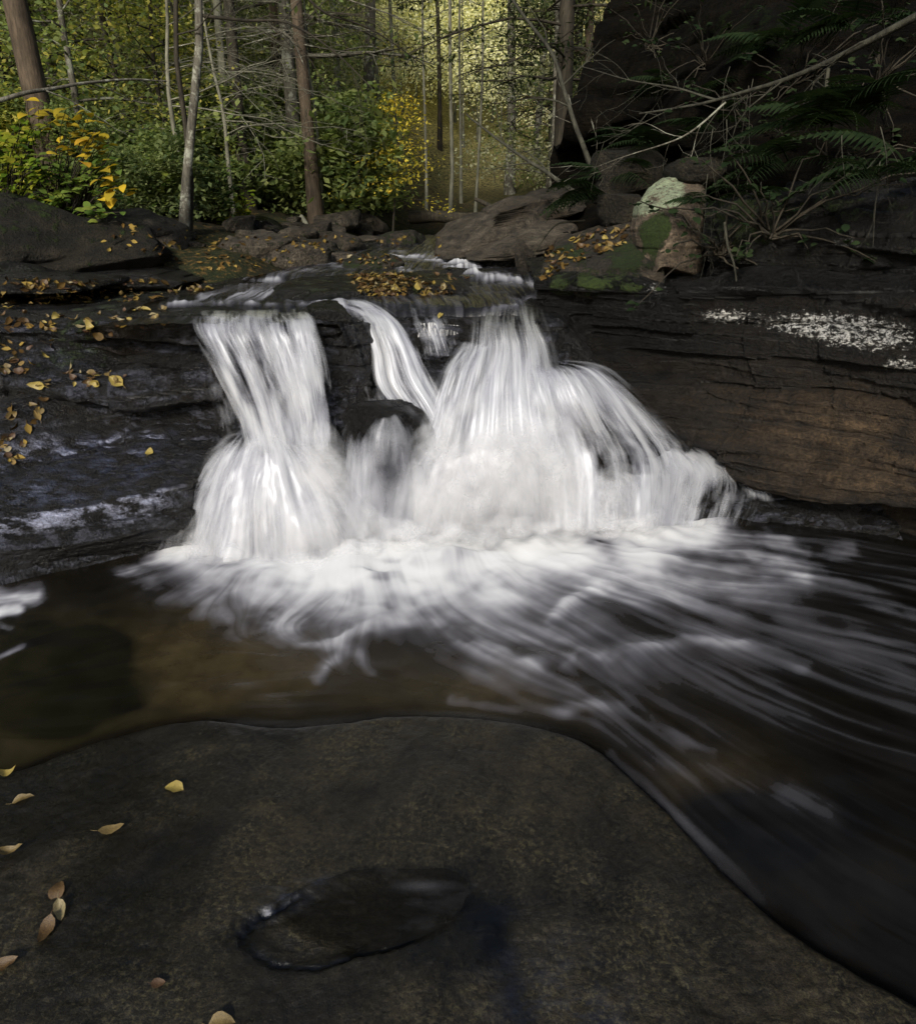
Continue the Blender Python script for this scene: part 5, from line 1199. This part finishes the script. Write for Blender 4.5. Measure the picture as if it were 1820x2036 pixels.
# litter too fine to count
mbm = MB()
for (L, N) in litter_spots:
    V, F = leaf_shape(3, curl=rl.uniform(-.2, .6), fold=rl.uniform(.1, .5), seed=int(rl.integers(99)))
    V = (V - np.array([.5, 0, 0])) * rl.uniform(.03, .075)
    mbm.add(V @ orient(N + rl.normal(size=3) * .4, rl.uniform(0, 6.28)).T + L + np.array([0, 0, .006]), F, np.full(len(V), rl.uniform()))
lit = mbm.build('leaf_litter', leaf_mat('leaf_litter', [(.015, .010, .006), (.06, .036, .014), (.11, .070, .022), (.21, .15, .04), (.16, .11, .05)], trans=.15), base=(0, 5, 1.2))
tag(lit, kind='stuff')
# the single leaves on the foreground slab and in the pool
fg = [(345, 1564, 0, 1, .075, 3.0, 'yellow beech leaf lying flat alone near the top of the foreground slab'),
      (222, 1648, 1, 2, .085, .35, 'curled golden brown leaf on the slab below the flat yellow leaf'),
      (45, 1586, 1, 1, .075, .5, 'two lobed golden leaf at the left edge of the slab'),
      (22, 1693, 1, 0, .08, .35, 'golden leaf cut by the left picture edge, below the two lobed leaf'),
      (15, 1536, 0, 3, .07, .4, 'narrow yellow leaf at the waterline of the slab, far left'),
      (114, 1768, 2, 1, .07, 1.8, 'upright brown leaf, topmost of the three leaf cluster'),
      (120, 1812, 3, 2, .08, -1.0, 'pale tan leaf in the middle of the three leaf cluster'),
      (92, 1850, 2, 5, .085, -1.5, 'glossy brown leaf, lowest of the three leaf cluster'),
      (8, 1920, 2, 2, .075, .6, 'brown leaf in the lower left corner of the slab'),
      (315, 1955, 4, 2, .04, .1, 'tiny dark shrivelled leaf near the bottom of the slab'),
      (440, 2032, 1, 1, .07, .1, 'orange leaf cut by the bottom picture edge')]
for k, (u, v, mi, var, s, yaw, lb) in enumerate(fg):
    p = atZ(u, v, SLZ + .04); z = slab_z(p[0], p[1]); p = atZ(u, v, z + .008)
    leaf_obj(20 + var + 6 * k, mi, p, np.array([.05, -.15, 1]), yaw, s * .86, lb)
for k, (u, v, mi, s, lb) in enumerate([(84, 1250, 3, .06, 'pale leaf floating under the dark foam patch at the left'), (190, 1246, 0, .07, 'yellow leaf floating in the brown pool left of the foam'), (98, 1214, 0, .05, 'small yellow leaf floating beside the white foam patch'), (876, 628, 0, .08, 'bright yellow leaf stuck at the brink of the thin trickling fall'), (298, 902, 0, .06, 'single yellow leaf on the black shelf left of the spray'), (180, 655, 0, .09, 'large yellow leaf on the brink of the left rock ledge'), (232, 762, 0, .1, 'long yellow leaf on the middle step of the left ledge'), (75, 770, 0, .1, 'bright yellow leaf pair on the left stepped rocks')]):
    L, N, ob = surf_hit(u, v)
    if L is None: continue
    leaf_obj(60 + k, mi, L + np.array([0, 0, .012]), N + np.array([0, -.3, .5]), .4 * k, s, lb)

# yellow leaved bush sprays at the left
def spray(name, label, cat, root, tips, leafL, matl, wood, n_per, rng, leafname='foliage'):
    o = thing(name, root, label, cat); mb = MB(); LV = []; LF = []; LA = []; off = 0
    for tip in tips:
        tip = np.array(tip); root_ = np.array(root)
        t = np.linspace(0, 1, 7)[:, None]; path = root_ * (1 - t) + tip * t; path[:, 2] += .35 * np.linalg.norm(tip - root_) * (np.sin(t[:, 0] * math.pi * .8) * .4)
        path += rng.normal(size=path.shape) * .012
        V, F = tube(path, np.linspace(.008, .0025, 7), 4); mb.add(V, F)
        for k in range(n_per):
            V, F = leaf_shape(5, curl=-.25, fold=.1, w=.68, seed=int(rng.integers(999)), stem=.15)
            q = path[-1] + (path[-2] - path[-1]) * (k * .35) + rng.normal(size=3) * .015
            N = np.array([rng.normal() * .3, -.35 + rng.normal() * .3, 1]); V = V * leafL * rng.uniform(.75, 1.15)
            V = V @ orient(N, rng.uniform(0, 6.28)).T + q
            LV.append(V); LF.append(F + off); off += len(V); LA.append(np.full(len(V), rng.uniform()))
    V = np.concatenate(mb.V); mk('stems', V, np.concatenate(mb.F), wood, o)
    mk(leafname, np.concatenate(LV), np.concatenate(LF), matl, o, {'lv': np.concatenate(LA)})
    return o
Ly = leaf_mat('yellow_bush_leaf', [(.22, .17, .02), (.36, .27, .03), (.48, .34, .03), (.42, .24, .03)], trans=.35)
rb = np.random.default_rng(21)
spray('bush', 'bush with drooping sprays of large yellow leaves above the undercut boulder', 'bush', atY(110, 520, 6.6), [atY(u, v, 6.0 + .25 * rb.uniform()) for u, v in [(58, 228), (80, 235), (112, 250), (135, 248), (150, 246), (172, 250), (186, 264), (192, 286), (208, 282), (212, 300), (196, 300), (222, 312), (156, 302), (180, 326), (186, 318), (118, 304), (205, 352), (210, 366), (236, 378), (232, 392), (215, 406), (255, 408), (150, 290)]], .115, Ly, B_dark, 3, rb)
Lg = leaf_mat('broad_green_leaf', [(.05, .09, .02), (.08, .13, .028), (.12, .17, .035), (.18, .21, .04)], trans=.45)
rb = np.random.default_rng(22)
def thicket(label, u0, u1, v0, v1, Y, n, leafL, m_, seed):
    r = np.random.default_rng(seed)
    root = atY((u0 + u1) / 2, v1 + 30, Y + .3)
    return spray('bush', label, 'bush', root, [atY(r.uniform(u0, u1), r.uniform(v0, v1), Y + r.uniform(-.4, .5)) for _ in range(n)], leafL, m_, B_dark, 6, r)
Ll = leaf_mat('yellow_green_leaf', [(.05, .09, .01), (.10, .15, .015), (.17, .19, .02), (.24, .22, .025)], trans=.4)
thicket('yellow green bush at the left picture edge, below the yellow sprays', -60, 95, 260, 440, 6.35, 80, .085, Ll, 31)
thicket('bright green bush under the yellow sprays', 60, 240, 320, 455, 6.4, 95, .08, Lg, 32)
thicket('green thicket of heart shaped leaves between the yellow bush and the pale trunk', 190, 350, 320, 450, 8.2, 90, .085, Lg, 33)
thicket('low dark green bush behind the pale trunk', 330, 480, 330, 470, 8.8, 90, .08, leaf_mat('dark_broad_leaf', [(.035, .06, .02), (.06, .095, .028), (.09, .13, .035), (.13, .165, .045)], trans=.45), 34)
thicket('yellow green low bush at the far shore right of the pale trunk', 400, 500, 390, 480, 9.0, 50, .075, Ll, 35)

# ------------------------------------------------------------------ ferns
def frond(L, rng, n=16, droop=.5):
    t = np.linspace(0, 1, 12); mid = np.stack([t * L, t * 0, L * (.35 * t - droop * t ** 2)], -1)
    V, F = tube(mid, np.linspace(.004, .0012, 12) * max(L, .3) / .4, 3)
    VV = [V]; FF = [F]; off = len(V)
    for k in range(n):
        tt = .16 + .83 * k / n; p = np.array([np.interp(tt, t, mid[:, q]) for q in range(3)])
        pl = L * .30 * math.sin(math.pi * min(1, tt * .9 + .12)) ** .9
        for sgn in (-1, 1):
            d = np.array([.38, sgn * 1.0, -.18 + rng.normal() * .06]); d /= np.linalg.norm(d); w = L / n * .85
            m = 5; q = np.linspace(0, 1, m)[:, None]
            c = p + d * pl * q + np.array([0, 0, -1]) * pl * .22 * q ** 2
            hw = (w * .5 * (1 - q ** 1.6) * np.array([1, .8, 1.05, .75, .3])[:, None]) + .0005
            ax = np.array([1.0, 0, 0])
            g = np.stack([c - ax * hw, c + ax * hw], 1).reshape(-1, 3)
            VV.append(g); FF.append(gridF(m, 2) + off); off += len(g)
    return np.concatenate(VV), np.concatenate(FF)
frng = np.random.default_rng(9)
fr_mesh = {}
def fern(label, u, v, Y, L, n, azs, group=None, droop=.5, pitch=.25):
    loc = atY(u, v, Y); o = thing('fern', loc, label, 'fern', group)
    for k in range(n):
        key = int(frng.integers(4)) + (10 if droop > .6 else 0)
        if key not in fr_mesh:
            V, F = frond(1.0, np.random.default_rng(key), droop=droop); fr_mesh[key] = (V, F)
        V, F = fr_mesh[key]
        me = fr_mesh.get(('m', key))
        if me is None:
            ob = mk('frond', V, F, Lf['fern'], None, {'lv': np.random.default_rng(key).uniform(0, 1, len(V))}, base=(0, 0, 0), smooth=False); fr_mesh[('m', key)] = ob.data
        else:
            ob = bpy.data.objects.new('frond', me); col.objects.link(ob)
        ob.parent = o; s = L * frng.uniform(.7, 1.15)
        ob.location = [float(q) for q in frng.normal(size=3) * .02]
        ob.scale = (s, s, s); ob.rotation_euler = (frng.uniform(-.4, .4), -pitch + frng.uniform(-.25, .35), frng.uniform(*azs))
    return o
PI = math.pi
fern('fern with long drooping fronds hanging at the right picture edge', 1800, 330, 3.9, .55, 8, (PI * .8, PI * 1.7), droop=.7)
fern('large fern arching left in the middle of the bank above the lichen rocks', 1640, 250, 4.5, .62, 9, (PI * .75, PI * 1.6), droop=.6)
fern('fern leaning over the dark recess below the arching fern', 1560, 330, 4.4, .5, 7, (PI * .8, PI * 1.7), droop=.7)
fern('pale fern at the upper right below the long bare branch', 1760, 215, 4.5, .5, 8, (PI * .7, PI * 1.6))
fern('fern high on the cliff near the top right corner', 1700, 60, 5.2, .5, 8, (PI * .7, PI * 1.8))
fern('fern at the top of the cliff under the upper picture edge', 1540, 85, 5.8, .5, 8, (PI * .7, PI * 1.7))
fern('fern growing where the leaning saplings root', 1215, 360, 6.1, .5, 9, (PI * .4, PI * 1.7), droop=.6)
fern('green fern hanging over the tilted slab', 1190, 392, 5.9, .5, 10, (PI * .5, PI * 1.6), droop=.75)
fern('fern on the dark bank left of the capstone', 1290, 290, 6.2, .5, 8, (PI * .5, PI * 1.6))
fern('fern in the centre of the dark cliff under the bare branch', 1420, 250, 5.6, .4, 7, (PI * .6, PI * 1.6))
fern('small fern beside the lichen block', 1400, 395, 4.45, .22, 6, (PI * .6, PI * 1.8), droop=.7)
fern('small fern dangling over the white lichen patches', 1500, 388, 4.2, .28, 6, (PI * .8, PI * 1.7), droop=.8)
fern('fern at the right edge above the dark lichen face', 1740, 352, 3.75, .4, 7, (PI * .9, PI * 1.7), droop=.8)
fern('fern behind the long branch at upper centre right', 1330, 165, 7.0, .5, 7, (PI * .6, PI * 1.6))
fern('fern spray below the upper right twigs', 1470, 170, 6.1, .45, 7, (PI * .6, PI * 1.6))
# leafy ground plants on the cliff
for k, (u, v, Y, lb) in enumerate([(1600, 130, 5.4, 'straggly green plant high on the cliff'), (1420, 90, 6.4, 'straggly dim plant near the cliff top'), (1680, 300, 4.7, 'leafy plant among the ferns at the right'), (1520, 230, 5.4, 'leafy plant in the middle of the cliff'), (1450, 470, 4.2, 'ivy like growth right of the lichen block'), (1560, 430, 4.0, 'dark leafy growth over the lichen rock face'), (1300, 60, 7.6, 'dim plant on the cliff edge by the hemlock'), (1780, 120, 4.9, 'dim leafy plant in the upper right corner')]):
    r = np.random.default_rng(500 + k); c = atY(u, v, Y)
    spray('plant', lb, 'plant', c + np.array([0, .15, -.1]), [c + r.normal(size=3) * np.array([.32, .12, .2]) + np.array([0, -.12, 0]) for _ in range(17)], .055, Lf['fern'], B_dark, 4, r)

# ------------------------------------------------------------------ bare branches and saplings at the right
def wood(name, label, cat, pts, r0, r1, m_, rng, nsub=10, subL=.5, group=None, down=.0):
    P = crsmooth(np.array(pts), 24); mb = MB()
    P = P + .012 * np.stack([fbm(P * 3, 2, 1), fbm(P * 3, 2, 2), fbm(P * 3, 2, 3)], -1)
    o = thing(name, P[0], label, cat, group)
    V, F = tube(P, np.linspace(r0, r1, 24), 7)
    if nsub > 3: mk('stem', V, F, m_, o)
    else: mb.add(V, F)
    for k in range(nsub):
        i = int(rng.integers(5, 23)); d = P[i] - P[i - 1]; d /= np.linalg.norm(d)
        sd_ = np.cross(d, [0, 1, 0]) * rng.choice([-1, 1]) + rng.normal(size=3) * .3
        L = subL * rng.uniform(.4, 1.1)
        q = branch_path(rng, P[i], d * .8 + sd_ * .7, L, 7, down, .16); rr = (r0 + (r1 - r0) * i / 24) * .45
        V, F = tube(q, np.linspace(rr, .0012, 8), 5); mb.add(V, F)
        for _ in range(4):
            j = int(rng.integers(1, 7)); qq = branch_path(rng, q[j], (q[j] - q[j - 1]) / (L / 7) + rng.normal(size=3) * .7, L * rng.uniform(.25, .5), 4, down, .2)
            V, F = tube(qq, np.linspace(rr * .4, .0009, 5), 4); mb.add(V, F)
    mk('twigs' if nsub > 3 else 'stem', np.concatenate(mb.V), np.concatenate(mb.F), m_, o)
    return o
rt = np.random.default_rng(41)
wood('branch', 'long pale bare branch crossing the dark cliff from the upper right corner', 'branch', [atY(*p) for p in [(1900, -10, 4.0), (1780, 55, 4.2), (1650, 122, 4.5), (1500, 178, 4.9), (1380, 210, 5.2), (1270, 225, 5.5)]], .022, .005, B_dim, rt, 8, .7)
wood('branch', 'forked bare twig reaching left from the long branch', 'branch', [atY(*p) for p in [(1420, 200, 5.1), (1340, 175, 5.3), (1260, 160, 5.5), (1150, 130, 5.8)]], .008, .002, B_dim, rt, 9, .5)
wood('branch', 'thin twig arching below the long branch, over the fern recess', 'branch', [atY(*p) for p in [(1440, 205, 5.0), (1360, 270, 5.1), (1260, 305, 5.3), (1180, 335, 5.5)]], .007, .002, B_grey, rt, 6, .5)
wood('sapling', 'tall slender sapling leaning left in front of the dark cave', 'sapling', [atY(*p) for p in [(1196, 372, 6.3), (1165, 310, 6.4), (1128, 210, 6.6), (1098, 110, 6.8), (1040, 30, 7.1), (985, -50, 7.4)]], .024, .010, B_dim, rt, 3, .8)
wood('sapling', 'low leaning sapling slanting left over the tilted slab', 'sapling', [atY(*p) for p in [(1148, 386, 6.6), (1090, 345, 6.9), (1030, 305, 7.2), (970, 262, 7.5), (925, 225, 7.8)]], .022, .006, B_dim, rt, 4, .6)
wood('sapling', 'thin second stem beside the tall leaning sapling', 'sapling', [atY(*p) for p in [(1188, 372, 6.35), (1165, 320, 6.45), (1140, 245, 6.6), (1128, 190, 6.7)]], .010, .004, B_grey, rt, 3, .5)
wood('branch', 'dead pale branch lying across the gap above the standing stone', 'branch', [atY(*p) for p in [(1160, 435, 6.0), (1110, 445, 6.0), (1080, 475, 6.1), (1055, 510, 6.2)]], .009, .003, B_dim, rt, 5, .4)
wood('branch', 'broken stick hanging down the cliff below the long branch', 'branch', [atY(*p) for p in [(1645, 135, 4.5), (1640, 180, 4.5), (1632, 220, 4.5), (1628, 250, 4.5)]], .011, .007, B_dim, rt, 0)
wood('branch', 'bent stick hanging beside the white lichen under the ferns', 'branch', [atY(*p) for p in [(1440, 440, 4.15), (1448, 490, 4.1), (1456, 520, 4.08), (1460, 560, 4.05)]], .008, .005, B_dim, rt, 0)
for k in range(14):
    u = rt.uniform(1380, 1800); v = rt.uniform(90, 430); Y = np.interp(u, [1380, 1800], [4.5, 3.6]) + (.9 if v < 200 else 0)
    wood('hanging_root', 'thin rootlet dangling down the dark cliff', 'root', [atY(u, v, Y), atY(u + rt.uniform(-15, 15), v + 50, Y - .05), atY(u + rt.uniform(-25, 25), v + rt.uniform(80, 170), Y - .08)], 0.0026, .001, B_dim, rt, 2, .25, group='thin rootlets dangling down the dark cliff')
# branches on the left
wood('branch', 'dark curving branch reaching in from the left picture edge', 'branch', [atY(*p) for p in [(-60, 215, 6.0), (30, 190, 6.3), (130, 170, 6.7), (230, 158, 7.1), (330, 160, 7.5)]], .020, .006, B_grey, rt, 5, .8)
wood('branch', 'long dark bough running right from the top of the pale trunk', 'branch', [atY(*p) for p in [(405, 30, 8.2), (480, 38, 8.0), (570, 45, 7.8), (650, 90, 7.6), (740, 175, 7.5)]], .018, .004, B_dark, rt, 9, 1.0, down=.03)
if 1: wood('branch', 'dark twiggy bough hanging in from the top edge at centre left', 'branch', [atY(*p) for p in [(560, -60, 7.0), (640, 20, 7.1), (740, 60, 7.3), (860, 140, 7.6)]], .014, .003, B_dark, rt, 9, .9, down=.03)
# fallen logs
wood('fallen_log', 'mossy fallen log lying across the head of the stream', 'log', [atY(*p) for p in [(815, 432, 12.0), (870, 430, 11.9), (930, 434, 11.7), (1010, 426, 11.5)]], .10, .08, B_dark, rt, 0)
wood('fallen_log', 'thin pale pole leaning on the bank left of the lone brown trunk', 'log', [atY(*p) for p in [(598, 430, 10.4), (612, 450, 10.3), (622, 462, 10.2)]], .035, .03, B_pale, rt, 0)
wood('fallen_log', 'broken dark stub leaning out behind the tilted slab', 'log', [atY(*p) for p in [(985, 415, 8.6), (960, 402, 8.7), (945, 396, 8.8)]], .03, .02, B_dark, rt, 0)

# ------------------------------------------------------------------ camera, light, world
cam = bpy.data.cameras.new('camera'); co = bpy.data.objects.new('camera', cam); col.objects.link(co)
co.location = CAM; co.rotation_euler = (math.pi / 2 - PITCH, 0, 0)
cam.sensor_fit = 'VERTICAL'; cam.sensor_height = 24; cam.lens = 24 * 700 / 1024; cam.clip_start = .05; cam.clip_end = 500
scene.camera = co
SUN_EL, SUN_AZ = RAD(31), RAD(194)   # azimuth clockwise from +Y: low light from behind the camera, a little left
w = bpy.data.worlds.new('World'); scene.world = w; w.use_nodes = True
nt = w.node_tree; nt.nodes.clear()
sky = nt.nodes.new('ShaderNodeTexSky'); sky.sky_type = 'NISHITA'; sky.sun_disc = False
sky.sun_elevation = SUN_EL; sky.sun_rotation = SUN_AZ; sky.altitude = 300; sky.air_density = 1.0; sky.dust_density = 2.0
bg = nt.nodes.new('ShaderNodeBackground'); bg.inputs[1].default_value = SKY_STRENGTH
wo = nt.nodes.new('ShaderNodeOutputWorld')
hs = nt.nodes.new('ShaderNodeHueSaturation'); hs.inputs['Saturation'].default_value = .85
nt.links.new(sky.outputs[0], hs.inputs['Color']); nt.links.new(hs.outputs[0], bg.inputs[0]); nt.links.new(bg.outputs[0], wo.inputs[0])
sun = bpy.data.lights.new('sun', 'SUN'); so = bpy.data.objects.new('sun', sun); col.objects.link(so)
sun.energy = SUN_STRENGTH; sun.angle = RAD(SUN_ANGLE); sun.color = (1, .95, .85)
dv = Vector((math.sin(SUN_AZ) * math.cos(SUN_EL), math.cos(SUN_AZ) * math.cos(SUN_EL), math.sin(SUN_EL)))
so.rotation_euler = dv.to_track_quat('Z', 'Y').to_euler()
scene.view_settings.view_transform = 'Standard'; scene.view_settings.look = 'None'; scene.view_settings.exposure = 0; scene.view_settings.gamma = 1
scene.render.engine = 'CYCLES'
cy = scene.cycles
cy.max_bounces = 8; cy.diffuse_bounces = 6; cy.glossy_bounces = 2; cy.transmission_bounces = 4; cy.transparent_max_bounces = 40
cy.use_denoising = True; cy.use_adaptive_sampling = True; cy.adaptive_threshold = .02; cy.sample_clamp_indirect = 4; cy.caustics_reflective = False; cy.caustics_refractive = False
